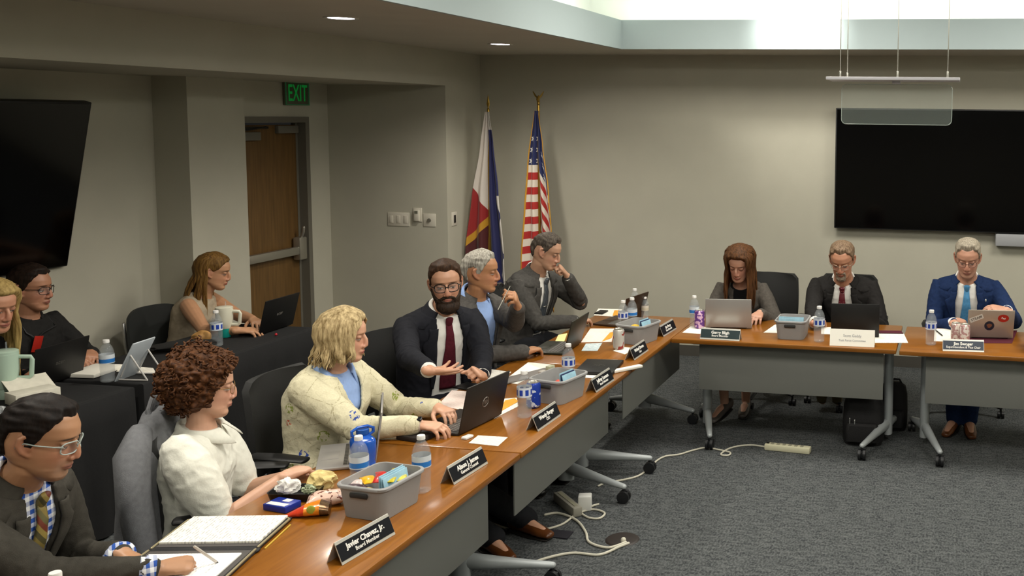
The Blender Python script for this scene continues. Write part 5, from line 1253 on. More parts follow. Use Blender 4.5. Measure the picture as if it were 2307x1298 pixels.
def stickers(l, Mb, h, w, m_):
    def disc(x, y, r, c, nm, sx=1.0):
        me = MB().prism([(x+r*sx*math.cos(2*PI*k/28), y+r*math.sin(2*PI*k/28)) for k in range(28)], .0008, Mb); return me.build(nm, c, l, smooth=False)
    a = disc(-.01, h*.44, .034, mat('sticker_navy', '#1c2030', .4), 'round_sticker'); 
    MB().prism([(-.01+.018*math.cos(2*PI*k/9)*(1+.3*math.sin(k*2.2)), h*.44+.016*math.sin(2*PI*k/9)) for k in range(9)], .0012, Mb).build('sticker_print', mat('sticker_brown', '#7a4a34', .5), a, smooth=False)
    b = disc(.082, h*.72, .028, mat('sticker_red', '#a82318', .4), 'oval_sticker', 1.35)
    lettering('sticker_letters', 'Red', .018, M_letter, b, Mb @ Matrix.Translation((.082, h*.72, .0012)) @ Matrix.Rotation(-.25, 4, 'Z'), bold=.02)
    c_ = MB().box((0, 0, 0), (.095, .034, .0008), M=Mb @ Matrix.Translation((-.1, h*.70, 0)) @ Matrix.Rotation(.42, 4, 'Z')).build('white_sticker', mat('sticker_white', '#d6d2c8', .5), l, smooth=False)
    lettering('sticker_letters', 'STEAM', .026, mat('sticker_ink', '#6a645c', .5), c_, Mb @ Matrix.Translation((-.1, h*.70, .0012)) @ Matrix.Rotation(.42, 4, 'Z'), bold=.02)
loc, ang, L = hinge((2182, 762), (2277, 764)); laptop(loc, ang, .315, .205, .22, 14, M_tlap, 'silver laptop covered with three stickers before the man in blue suit', stickers)
loc, ang, L = hinge((582, 757), (656, 733)); laptop(loc, ang, .36, .235, .235, 15, M_klap, 'black laptop on the far black draped table before the door', word_logo('acer', .035), M_logo)
loc, ang, L = hinge((70, 880), (176, 846)); laptop(loc, ang, .36, .225, .235, 14, M_klap, 'black laptop on the near draped table beside the mint tumbler', word_logo('acer', .035), M_logod)
def flat_px(pts, label, mt, name, cat, h=.02, bevel=True, z=TH, group=None):
    P = [tb(u, v, z) for u, v in pts]; c = sum(P, Vector())/4; a = math.atan2(P[1].y-P[0].y, P[1].x-P[0].x); w = ((P[1]-P[0]).length+(P[2]-P[3]).length)/2; d = ((P[3]-P[0]).length+(P[2]-P[1]).length)/2
    o = MB().box((0, 0, h/2), (w, d, h), bevel=min(.004, h*.3)).build(name, mt, loc=(c.x, c.y, z+.001), rotz=a); return tag(o, label, cat, group), w, d
o, w_, d_ = flat_px([(1303, 845), (1386, 847), (1400, 818), (1312, 816)], 'closed dark laptop behind the fourth name plate', M_klap, 'closed_laptop', 'laptop', .02)
lettering('logo', 'XPS', .045, M_logod, o, Matrix.Translation((0, 0, .0206)), bold=.0)
# ---- papers
for pts, lab, mt in [
 ([(1056, 999), (1122, 1006), (1144, 986), (1077, 982)], 'white index card before the dark laptop with round logo', M_print),
 ([(985, 915), (1046, 925), (1066, 884), (1018, 880)], 'pinkish printed papers behind the typing hands', M_pink),
 ([(1113, 944), (1168, 916), (1164, 897), (1128, 900)], 'white paper sticking out right of the dark laptop', M_paper),
 ([(1064, 853), (1114, 864), (1152, 839), (1108, 833)], 'printed sheet in front of the bearded man', M_print),
 ([(1130, 862), (1166, 866), (1242, 822), (1190, 817)], 'long white sheet behind the second grey bin', M_paper),
 ([(1335, 817), (1391, 818), (1392, 811), (1337, 810)], 'thin white strip of paper above the closed laptop', M_paper),
 ([(1305, 851), (1345, 853), (1352, 847), (1310, 845)], 'slip of white paper left of the fourth name plate', M_paper),
 ([(1309, 772), (1378, 771), (1385, 741), (1330, 741)], 'printed agenda paper right of the olive laptop', M_pink),
 ([(1310, 791), (1346, 791), (1357, 773), (1320, 775)], 'small coloured flyer below the agenda paper', text_paper('flyer', '#d9e0de', '#5a9ab0', (30, 60), .45)),
 ([(1381, 791), (1408, 799), (1434, 786), (1402, 782)], 'white sheet under the fifth name plate', M_paper),
 ([(1338, 711), (1398, 715), (1402, 697), (1348, 696)], 'white papers beside the brown laptop in the corner', M_print),
 ([(1537, 750), (1581, 753), (1590, 738), (1556, 736)], 'white sheet below the purple can', M_paper),
 ([(1596, 752), (1664, 754), (1666, 746), (1600, 744)], 'pale folded papers between silver laptop and name plate', M_print),
 ([(1720, 750), (1752, 751), (1754, 732), (1746, 732)], 'corner of white sheet left of the back row bin', M_paper),
 ([(1850, 753), (1874, 754), (1874, 738), (1850, 738)], 'white sheet beside the black laptop', M_paper),
 ([(1966, 773), (2046, 773), (2036, 752), (1970, 751)], 'printed sheet right of the white paper name card', M_print),
 ([(2104, 769), (2152, 771), (2150, 742), (2106, 741)], 'white notes under the pen near the blue suited man', M_print)]: sheet_px(pts, lab, mt)
sheet_px([(1122, 931), (1168, 905), (1160, 898), (1138, 903)], 'orange paper lying right of the dark laptop', M_orange, z=TH+.0022)
sheet_px([(1356, 770), (1378, 762), (1384, 748), (1374, 750)], 'orange note on the agenda paper', M_orange, z=TH+.0022)
sheet_px([(1380, 712), (1398, 711), (1396, 700), (1384, 700)], 'yellow orange note on the corner papers', M_orange, z=TH+.0022)
sheet_px([(1945, 752), (2036, 753), (2030, 746), (1950, 745)], 'maroon folder edge behind the right printed sheet', M_maroon, 'folder', 'folder')
sheet_px([(2152, 773), (2280, 774), (2292, 745), (2148, 744)], 'dark red folder under the stickered laptop', M_maroon, 'folder', 'folder', th=.001)
t_ = sheet_px([(1240, 792), (1262, 796), (1278, 752), (1258, 756)], 'pale yellow papers under the hand of the silver haired man', M_yellow, th=.004)
flat_px([(1143, 864), (1166, 870), (1228, 835), (1200, 828)], 'grey tablet folder on the long white sheet', mat('grey_folder', '#6f6a66', .6), 'tablet_folder', 'folder', .008, z=TH+.003)
flat_px([(1030, 876), (1062, 881), (1070, 868), (1040, 864)], 'black phone at the pinkish papers', M_klap, 'phone', 'phone', .009)
flat_px([(1340, 708), (1360, 709), (1368, 702), (1350, 701)], 'black phone on the corner papers', M_klap, 'phone', 'phone', .009, z=TH+.003)
flat_px([(1389, 846), (1395, 848), (1424, 826), (1418, 822)], 'white paper roll edge lying right of the closed laptop', M_paper, 'paper_strip', 'paper', .016)
flat_px([(900, 992), (960, 1001), (978, 980), (930, 972)], 'dark pouch under the watch hand', mat('dark_pouch', '#2a2320', .7, var=.2), 'pouch', 'pouch', .022)
flat_px([(1046, 991), (1058, 993), (1060, 985), (1048, 983)], 'white plug at the hinge of the dark laptop', M_capw, 'plug', 'plug', .012)
for i, (u, v, w, h, col, lab) in enumerate([(1222, 853, .045, .045, '#a8a29a', 'small grey pack behind the second bin'), (1240, 853, .05, .075, '#a2a58c', 'greenish grey pack behind the second bin'), (1259, 855, .04, .055, '#b5b3a8', 'pale pack beside the bottle behind the second bin')]):
    q = tb(u, v); tag(MB().box((0, 0, h/2), (w, .03, h), bevel=.004).build('snack_pack', mat('pack_%d' % i, col, .4, var=.25, vscale=50), loc=(q.x, q.y, TH+.001), rotz=1.3), lab, 'snack')
# pens
def pen(a, b, lab, col, r=.0045, tip='#1a1612'):
    a = Vector(a); b = Vector(b); t = thing('pen', lab, 'pen', a); d = b-a; L = d.length; Mx = d.to_track_quat('Z', 'Y').to_matrix().to_4x4()
    MB().lathe([(.0, 0), (r*.8, .0), (r, .006), (r, L*.86), (r*.9, L*.88)], 14, M=Mx, cap=False).build('barrel', mat('pen_'+col.strip('#'), col, .3, .3), t)
    MB().lathe([(r*.9, L*.88), (r*.35, L*.985), (.0008, L)], 14, M=Mx, cap=False).build('pen_tip', mat('pen_tip_'+tip.strip('#'), tip, .4), t)
def hand_pen():
    P = people['P1']; S0, E_, Wv = P.arms[1]; tip = onz(494, 1271, TH+.014); pen(onz(437, 1231, TH+.10), tip, 'silver pen held in the writing hand', '#c9c2b8')
hand_pen(); pen(tb(2108, 744, TH+.008), tb(2124, 757, TH+.008), 'dark pen on the notes near the blue suited man', '#1a1a1e')
# ---- open portfolio
pc = Vector((-2.50, 2.905, TH+.001)); pa = math.radians(13)
pf = thing('portfolio', 'black zipped portfolio lying open with papers under the writing hand', 'portfolio', pc, pa); M_pfl = mat('portfolio_black', '#141316', .6, bump=.1); M_pfi = mat('portfolio_lining', '#4a4644', .7); M_zip = mat('zip_brass', '#a59a7a', .4, .5)
PW, PL_ = .275, .36
for s in (1, -1):
    o = MB().box((0, s*PW/2, .006), (PL_, PW-.006, .012), bevel=.005).build('cover', M_pfl, pf); MB().box((0, s*PW/2, .0125), (PL_*.93, PW*.88, .002), bevel=.0005).build('lining', M_pfi, o)
    MB().tube([(-PL_/2+.004, s*.01, .013), (-PL_/2, s*(PW-.03), .013), (-PL_/2+.03, s*(PW-.002), .013), (PL_/2-.03, s*(PW-.002), .013), (PL_/2, s*(PW-.03), .013), (PL_/2-.004, s*.01, .013)], .004, 8).build('zipper', M_zip, pf)
MB().tube([(-PL_/2, 0, .006), (PL_/2, 0, .006)], [(.016, .006)]*2, 10).build('spine', M_pfl, pf)
def in_pf(x, y, z): p = Matrix.Rotation(pa, 3, 'Z') @ Vector((x, y, z)); return (pc.x+p.x, pc.y+p.y, pc.z+p.z)
o = MB().box((0, 0, .004), (.225, .315, .008), bevel=.001).build('paper_stack', text_paper('agenda', '#ece8dc', '#7a7a80', (26, 95), .5), loc=in_pf(.0, .15, .0135), rotz=pa+PI/2); tag(o, 'stack of printed pages in the far half of the portfolio', 'paper'); o.rotation_euler.z = pa-PI/2; o.scale = (1.0, 1.06, 1)
o = MB().box((0, 0, .003), (.20, .30, .006), bevel=.001).build('note_pad', text_paper('handwritten', '#e9e7e4', '#a8a8b8', (60, 110), .5), loc=in_pf(.0, -.15, .0135), rotz=pa-PI/2); tag(o, 'notepad with handwriting in the near half of the portfolio', 'notepad')
o = MB().box((0, 0, .002), (.004, .2, .004)).build('yellow_pencil', mat('pencil_yellow', '#c9a63c', .5), loc=in_pf(PL_/2+.014, .12, 0), rotz=pa); tag(o, 'yellow pencil along the side of the portfolio', 'pencil')
# ---- snacks by the curly haired woman
def crumple(loc, size, mt, name, label, cat, seed, rz=0, f=2.2, amp=.55):
    bm = bmesh.new(); bmesh.ops.create_icosphere(bm, subdivisions=4, radius=1)
    for v in bm.verts:
        n = noise.noise(v.co*f+Vector((seed*3, 0, 0))); r = 1-abs(n)*amp*2; v.co = Vector((v.co.x*size[0]*r, v.co.y*size[1]*r, max(-.98, v.co.z*r)*size[2]))
    zmin = min(v.co.z for v in bm.verts)
    for v in bm.verts: v.co.z -= zmin
    me = bpy.data.meshes.new(name); bm.to_mesh(me); bm.free(); me.materials.append(mt); o = bpy.data.objects.new(name, me); C.objects.link(o); o.location = loc; o.rotation_euler.z = rz
    return tag(o, label, cat)
q = tb(636, 1146); nb = thing('mint_box', 'small navy box with white label at the table edge', 'box', (q.x, q.y, TH+.001), math.radians(-8)); nb.scale = (.82, .82, .9)
MB().box((0, 0, .014), (.13, .095, .028), bevel=.004).build('box_body', mat('navy_box', '#1b2f8a', .35), nb); MB().box((.0, -.027, .0286), (.105, .03, .0012)).build('white_label', mat('box_label', '#d9d6d0', .5), nb, smooth=False); MB().box((.012, .022, .0286), (.038, .03, .0012)).build('small_label', mat('box_label', '#d9d6d0', .5), nb, smooth=False)
q = tb(668, 1120); o = MB().loft([rrect(.17, .1, .02, 0), rrect(.185, .115, .024, .03), rrect(.188, .118, .024, .032), rrect(.18, .11, .02, .031), rrect(.165, .095, .02, .004)]).build('snack_tray', M_klap, loc=(q.x, q.y, TH+.001), rotz=.2); tag(o, 'black plastic snack tray under the crumpled napkin', 'tray')
crumple((q.x-.01, q.y-.035, TH+.02), (.05, .035, .038), mat('napkin', '#dcdad4', .9), 'napkin', 'crumpled white napkin on the black snack tray', 'napkin', 3, .5, 1.5, .38)
crumple((q.x+.06, q.y-.01, TH+.02), (.03, .025, .02), mat('greens', '#9fa98a', .8, var=.4, vscale=40), 'salad', 'bit of pale green salad beside the napkin', 'food', 8, .2)
q = tb(716, 1114); o = crumple((q.x, q.y+.03, TH+.001), (.06, .04, .045), mat('bread_yellow', '#d8c283', .7, var=.1), 'sandwich_wrap', 'pale yellow wrapped sandwich behind the chips', 'food', 5, .4, 1.4, .3)
q = tb(740, 1136)
rows = []
for u in range(11):
    k = u/10*2-1; e = (1-abs(k)**4); rows.append([(k*.085, .05*math.cos(2*PI*j/18), .032*e*math.sin(2*PI*j/18)+.03+.006*noise.noise(Vector((k*3, j*.8, 1)))*e) for j in range(18)])
o = MB().loft(rows).build('cookie_bag', can_mat('cookie_bag_print', '#d9b9a8', '#6a3a30', 55, .6, 0), loc=(q.x, q.y, TH+.001), rotz=.5); o.scale = (.85, .85, .85); tag(o, 'pink and white printed cookie bag left of the nearest bin', 'snack')
q = tb(690, 1162); cb_ = thing('chip_bag', 'opened orange and red cone shaped chips bag near the table edge', 'snack', (q.x, q.y, TH+.001), math.radians(25)); cb_.scale = (.78, .78, .82)
def cone(u, w0, w1, h0, h1, x0, x1, n=20): 
    out = []
    for i in range(u+1):
        k = i/u; w = w0+(w1-w0)*k; h = h0+(h1-h0)*k; x = x0+(x1-x0)*k; out.append([(x, w*math.cos(2*PI*j/n), max(.001, h*.5+h*.5*math.sin(2*PI*j/n)+.002*noise.noise(Vector((x*60, j, 2))))) for j in range(n)])
    return out
MB().loft(cone(8, .006, .045, .004, .05, -.105, -.005)).build('red_tip', mat('bag_red', '#c2371a', .3, coat=.3, var=.2, vscale=50), cb_)
MB().loft(cone(6, .045, .055, .05, .066, -.005, .065)).build('orange_middle', mat('bag_orange', '#d9801c', .3, coat=.3, var=.15, vscale=40), cb_)
MB().loft(cone(6, .055, .05, .066, .05, .065, .105)).build('foil_mouth', mat('bag_foil', '#6a5138', .25, .6, var=.3, vscale=60), cb_)
MB().ball((.03, -.048, .042), (.02, .006, .02), 8).build('bag_emblem', mat('emblem_green', '#9aa23c', .4), cb_)
# blue jug
q = tb(819, 1056); jg = thing('jug', 'tall blue plastic jug behind a small bottle', 'jug', (q.x, q.y, TH+.001), math.radians(-35)); jg.scale = (1, 1, .84); M_jug = clear_mat('blue_plastic', '#1254b8', .93, .2)
def sring(a, b, z, e=3.2, n=36): return [(a*math.copysign(abs(math.cos(2*PI*k/n))**(2/e), math.cos(2*PI*k/n)), b*math.copysign(abs(math.sin(2*PI*k/n))**(2/e), math.sin(2*PI*k/n)), z) for k in range(n)]
MB().loft([sring(.046, .04, 0), sring(.05, .043, .006), sring(.05, .043, .03), sring(.047, .04, .05), sring(.052, .045, .075), sring(.053, .046, .14), sring(.05, .042, .155), sring(.034, .03, .168), sring(.024, .024, .174, 2), sring(.023, .023, .19, 2)]).build('jug_body', M_jug, jg)
MB().lathe([(.0, .205), (.024, .205), (.026, .203), (.026, .182), (.0, .182)], 24, cap=False).build('jug_cap', mat('jug_cap_blue', '#164f9e', .4), jg)
MB().tube([(.0, -.03, .17), (.0, -.045, .18), (.0, -.045, .2), (0, -.02, .215), (0, .02, .215), (0, .045, .2), (0, .045, .18), (0, .03, .17)], .007, 10).build('carry_loop', M_jug, jg)
# ---- black tables
def tumbler(u, v, lab, body, base, h, r, hdl, split=.25, sc=1, ang=0):
    q = tb(u, v); t = thing('tumbler', lab, 'tumbler', (q.x, q.y, TH+.003), ang)
    MB().lathe([(r*.72, h*split), (r*.80, h*split+.01), (r, h*.55), (r*1.03, h*.9), (r, h*.905)], 32, cap=True).build('cup_body', body, t); MB().lathe([(.0, 0), (r*.68, 0), (r*.72, .004), (r*.72, h*split)], 32, cap=False).build('cup_base', base, t)
    MB().lathe([(r*1.02, h*.9), (r*1.02, h*.95), (r*.9, h*.965), (.0, h*.965)], 32, cap=False).build('lid', body, t); MB().tube([(r*.2, 0, h*.96), (r*.2, 0, h*1.12)], .004, 8).build('straw', M_pet, t)
    MB().tube([(r*.95, 0, h*.82), (r+hdl, 0, h*.80), (r+hdl+.006, 0, h*.74), (r+hdl, 0, h*.42), (r+hdl-.01, 0, h*.38), (r*.85, 0, h*.39)], [(.011, .008)]*6, 12, up=(0, 1, 0)).build('handle', body, t); return t
M_mint = mat('mint_enamel', '#a9bfae', .35); M_cream = mat('cream_enamel', '#d3d0bd', .35); M_teal = mat('teal_base', '#128a80', .4)
tumbler(14, 898, 'large mint tumbler with square handle at the left edge', M_mint, M_mint, .26, .062, .05, .2, ang=math.radians(35))
tumbler(507, 760, 'cream tumbler with teal base beside the bottle on the far black table', M_cream, M_teal, .21, .052, .04, .28, ang=math.radians(20))
q = tb(455, 776); o = crumple((q.x, q.y, TH+.003), (.062, .05, .045), mat('bread_crust', '#b98a4c', .6, var=.35, vscale=18), 'bread_roll', 'round golden bread roll on the far black table', 'food', 12, .3, .9, .12)
q = tb(428, 790); o = crumple((q.x-.05, q.y, TH+.003), (.21, .09, .03), mat('black_cloth_bag', '#171614', .9, bump=.2), 'cloth_bag', 'flat black cloth bag lying across the gap of the draped tables', 'bag', 6, .75, 1.3, .18)
q = tb(622, 757); tag(MB().ball((0, 0, .008), .009, 8).build('red_knob', mat('red_knob', '#b3202a', .4), loc=(q.x, q.y, TH+.002)), 'tiny red thing on the black cloth under the far laptop', 'knob')
bn = flat_px([(176, 850), (240, 852), (250, 832), (188, 827)], 'white ring binder with pages left of the bottle on the black table', M_paper, 'binder', 'binder', .022, z=TH+.003)[0]
MB().tube([(-.10+.02*math.cos(a*.4), -.07, .022+.02*math.sin(a*.4)) for a in range(9)], .002, 6).build('binder_ring', M_steel, bn)
sheet_px([(262, 838), (352, 842), (345, 830), (275, 824)], 'white papers under the tablet stand', M_print, z=TH+.003)
# tablet on a folding stand
a, b = tb(285, 849, TH+.004), onx(333, 772, tb(285, 849)[0]-.02)
tg = thing('tablet', 'white tablet propped up on a folding stand on the black table', 'tablet', (a.x, a.y, TH+.003), math.radians(97))
MB().box((0, 0, .115), (.18, .009, .25), bevel=.004, M=Matrix.Rotation(math.radians(28), 4, 'X')).build('tablet_body', mat('tablet_white', '#b9c0c6', .3), tg); MB().box((0, .0055, .115), (.165, .001, .23), M=Matrix.Rotation(math.radians(28), 4, 'X')).build('screen', M_screen, tg, smooth=False)
for s in (-1, 1):
    MB().tube([(s*.07, -.075, .15), (s*.07, -.02, .02)], .0045, 8).tube([(s*.07, -.075, .15), (s*.07, -.17, .004)], .0045, 8).tube([(s*.07, -.17, .004), (s*.07, .0, .004)], .0045, 8).build('stand_leg', mat('stand_white', '#b5b2ae', .4), tg)
# white box and crinkled plastic
q = tb(75, 905); bx = thing('white_box', 'open white paper box behind the head of the writing man', 'box', (q.x, q.y, TH+.003), math.radians(70))
MB().box((0, 0, .03), (.20, .12, .06), bevel=.003).build('box_body', mat('box_white', '#c9c5b6', .7, var=.08), bx); MB().box((.02, .085, .075), (.2, .12, .003), rot=(.5, 0, 0)).build('box_flap', mat('box_white', '#c9c5b6', .7, var=.08), bx)
q = tb(4, 962); crumple((q.x, q.y, TH+.003), (.06, .05, .05), clear_mat('crinkled_plastic', '#b9bcbc', .6, .2), 'plastic_wrap', 'crinkled clear plastic wrap at the left edge', 'wrapper', 14, .2, 3.0, .6)
# ------------------------------------------------------------------ chairs
M_mesh = mat('chair_mesh', '#1b1b1a', .7, bump=.2, bscale=500); M_plast = mat('chair_plastic', '#141414', .5); M_seat = mat('chair_seat', '#191918', .85, bump=.1, bscale=300); M_chrome = mat('chrome', '#b8b8b6', .2, .9)
def make_chair():
    t = thing('office_chair', 'x', 'chair')          # faces local +Y
    MB().loft([rrect(.44, .42, .1, .435), rrect(.49, .47, .11, .45), rrect(.49, .47, .11, .475), rrect(.45, .43, .1, .49)]).build('seat', M_seat, t)
    P = []
    for i in range(15):
        k = i/14; z = .52+.46*k; w = .235*(1-.08*(2*k-1)**2)-.03*(k > .97); yb = -.245-.035*k+.025*math.sin(k*PI); P.append([(w*j/8, yb+.05*(j/8)**2, z) for j in range(-8, 9)])
    bk = MB().sheet(P, .03).build('backrest', M_mesh, t)
    MB().tube([(0, -.14, .42), (0, -.27, .44), (0, -.30, .55), (0, -.29, .7)], [(.03, .012)]*4, 10, up=(1, 0, 0)).build('back_strut', M_plast, t)
    for s in (-1, 1):
        a = MB().tube([(s*.22, -.02, .43), (s*.285, -.02, .45), (s*.29, -.02, .66)], [(.012, .024)]*3, 10, up=(0, 1, 0)).build('arm_post', M_plast, t); MB().tube([(s*.29, -.13, .672), (s*.29, .0, .676), (s*.285, .13, .672)], [(.035, .012), (.042, .013), (.034, .012)], 14, up=(0, 0, 1)).build('armrest', M_plast, a)
    MB().lathe([(.028, .09), (.028, .28), (.02, .28), (.02, .43)], 16).build('gas_lift', M_chrome, t)
    for k in range(5):
        a = 2*PI*k/5+.3; d = Vector((math.cos(a), math.sin(a), 0)); l = MB().tube([Vector((0, 0, .11))+d*.02, Vector((0, 0, .105))+d*.15, Vector((0, 0, .078))+d*.295], [(.026, .02), (.022, .015), (.016, .012)], 10, up=(0, 0, 1)).build('base_leg', M_plast, t); caster_part('caster', tuple((d*.295)[:2]), .026, l)
    return t
CH = make_chair(); first = True
def chair(loc, facing, lab, lean=0):
    global first
    rz = math.radians(facing-90)
    if first: t = CH; first = False
    else: t = copy_tree(CH)
    t['label'] = lab; t['group'] = 'dark office chairs'; t.location = (loc[0], loc[1], 0); t.rotation_euler = (0, 0, rz); return t
def chair_for(key, lab, facing=None, dx=0, dy=0):
    P = people[key]; f = P.fwd; a = facing if facing is not None else math.degrees(math.atan2(f.y, f.x)); return chair((P.H.x+dx, P.H.y+dy), a, lab)
chair_for('P1', 'dark office chair of the man writing in the portfolio'); C2 = chair_for('P2', 'dark office chair draped with a grey jacket', 24, .07, .12); chair_for('P3', 'dark office chair with tall back behind the blonde woman in cardigan', -2, -.03, .02)
chair_for('P4', 'dark office chair behind the bearded man', -20, -.12, -.06); chair_for('P5', 'dark office chair of the silver haired man', None, -.06, .07); chair_for('P6', 'dark office chair in the back corner of the hand on mouth man', None, -.05)
chair_for('P7', 'dark office chair showing right of the long haired woman', -96, .14, .06); chair_for('P8', 'dark office chair under the goateed man', None, 0, .05); chair_for('P9', 'dark office chair under the man in blue suit', None, 0, .05)
# stacking chairs by the wall (four legs, curved plastic back)
def make_guest():
    t = thing('guest_chair', 'x', 'chair')
    MB().loft([rrect(.42, .42, .08, .44), rrect(.45, .45, .09, .452), rrect(.44, .44, .09, .465)]).build('seat', M_seat, t)
    P = []
    for i in range(13):
        k = i/12; z = .52+.35*k; w = .235*(1-.12*k**3); yb = -.21-.06*k; P.append([(w*j/8, yb+.06*(j/8)**2, z-.05*(j/8)**4*k) for j in range(-8, 9)])
    MB().sheet(P, .02).build('backrest', mat('guest_back', '#2a2c2b', .6), t)
    for s in (-1, 1): MB().tube([(s*.225, .19, .0), (s*.225, .17, .44)], .011, 8).build('leg', M_chrome, t); MB().tube([(s*.225, -.22, .0), (s*.225, -.17, .44), (s*.22, -.22, .62), (s*.21, -.25, .78)], .011, 8).build('leg', M_chrome, t)
    return t
G0 = make_guest(); G0['label'] = 'dark guest chair with curved back left of the woman at the far black table'; G0.location = (-5.30, 6.02, 0); G0.rotation_euler.z = math.radians(-90-8)
for k, lab in (('P11', 'dark guest chair under the man with red badge'), ('P12', 'dark guest chair under the blonde woman at the left edge')):
    P = people[k]; dup(G0, lab, (P.H.x-.02, P.H.y, 0), math.atan2(P.fwd.y, P.fwd.x)-PI/2)
for o in [c for c in C.objects if c.name.startswith('guest_chair')]: o['group'] = 'dark guest chairs by the left wall'
# jacket over the chair of the curly haired woman
def draped_jacket():
    M_j = fabric('grey_wool', '#6a6b6e', .12); T = Matrix.Translation(C2.location) @ Matrix.Rotation(C2.rotation_euler.z, 4, 'Z')
    t = thing('draped_jacket', 'grey jacket hung over the chair of the curly haired woman', 'jacket', C2.location); Ti = Matrix.Translation(-Vector(C2.location))
    mb = MB(); rg = []
    for i in range(25):
        k = i/24; z = 1.06-.82*k; w = .17+.105*min(1, k*5)+.03*k; d = .04+.055*min(1, k*6)+.02*k; y0 = -.255-.012*k
        r = []
        for j in range(64):
            a = 2*PI*j/64; f = .018*min(1, k*3)*math.sin(a*7+k*2)+.012*k*math.sin(a*13+1)
            x = (w+f)*math.copysign(abs(math.cos(a))**.75, math.cos(a)); y = y0+(d+f)*math.copysign(abs(math.sin(a))**.8, math.sin(a)); r.append((x, y, z-.05*(abs(x)/.26)**2*(1-k)))
        rg.append(r)
    mb.loft(rg); me = mb.mesh('coat_back'); fixn(me); me.transform(Ti @ T); wrinkle(me, .006, 6, 16, 3); o = bpy.data.objects.new('coat_back', me); C.objects.link(o); o.parent = t; me.materials.append(M_j); me.polygons.foreach_set('use_smooth', [True]*len(me.polygons))
    for s in (-1, 1):
        m2 = MB(); m2.tube([(s*.20, -.27, .99), (s*.285, -.27, .93), (s*.315, -.26, .78), (s*.31, -.24, .6), (s*.30, -.23, .42), (s*.30, -.22, .32)], [(.05, .045), (.072, .06), (.075, .055), (.068, .05), (.062, .045), (.06, .04)], 24, up=(0, 1, 0))
        me = m2.mesh('coat_sleeve'); fixn(me); me.transform(Ti @ T); wrinkle(me, .006, 7, 18, 5+s); o = bpy.data.objects.new('coat_sleeve', me); C.objects.link(o); o.parent = t; me.materials.append(M_j); me.polygons.foreach_set('use_smooth', [True]*len(me.polygons))
    m3 = MB().tube([(-.15, -.24, .96), (-.09, -.275, 1.045), (0, -.29, 1.065), (.09, -.275, 1.045), (.15, -.24, .96)], [(.012, .028)]*5, 12, up=(0, 0, 1)); me = m3.mesh('coat_collar'); fixn(me); me.transform(Ti @ T); o = bpy.data.objects.new('coat_collar', me); C.objects.link(o); o.parent = t; me.materials.append(M_j)
draped_jacket()
# ------------------------------------------------------------------ eyeglasses held by the silver haired man
def held_glasses():
    a = onx(1149, 645, -2.49); b = onx(1122, 698, -2.46)
    t = thing('eyeglasses', 'thin framed eyeglasses held up by the silver haired man', 'glasses', a); L = lambda p: p-a; mid = a.lerp(b, .5)
    MB().tube([L(a), L(mid), L(b)], .0022, 8).build('temple', M_steel, t); mb = MB()
    v = onx(1172, 640, -2.46)-a; cen = a+v*-.25+Vector((.01, -.01, .005))
    for k in (0, 1):
        c = a+Vector((0, 0, .0))+Vector((-.015-.0*k, -.03-.055*k, .012)); mb.tube([L(c)+Vector((.004*math.cos(i*.314), .024*math.cos(i*.314), .018*math.sin(i*.314))) for i in range(21)], .0018, 6, rnd_ends=False)
    mb.build('rims', M_dark, t)
held_glasses()
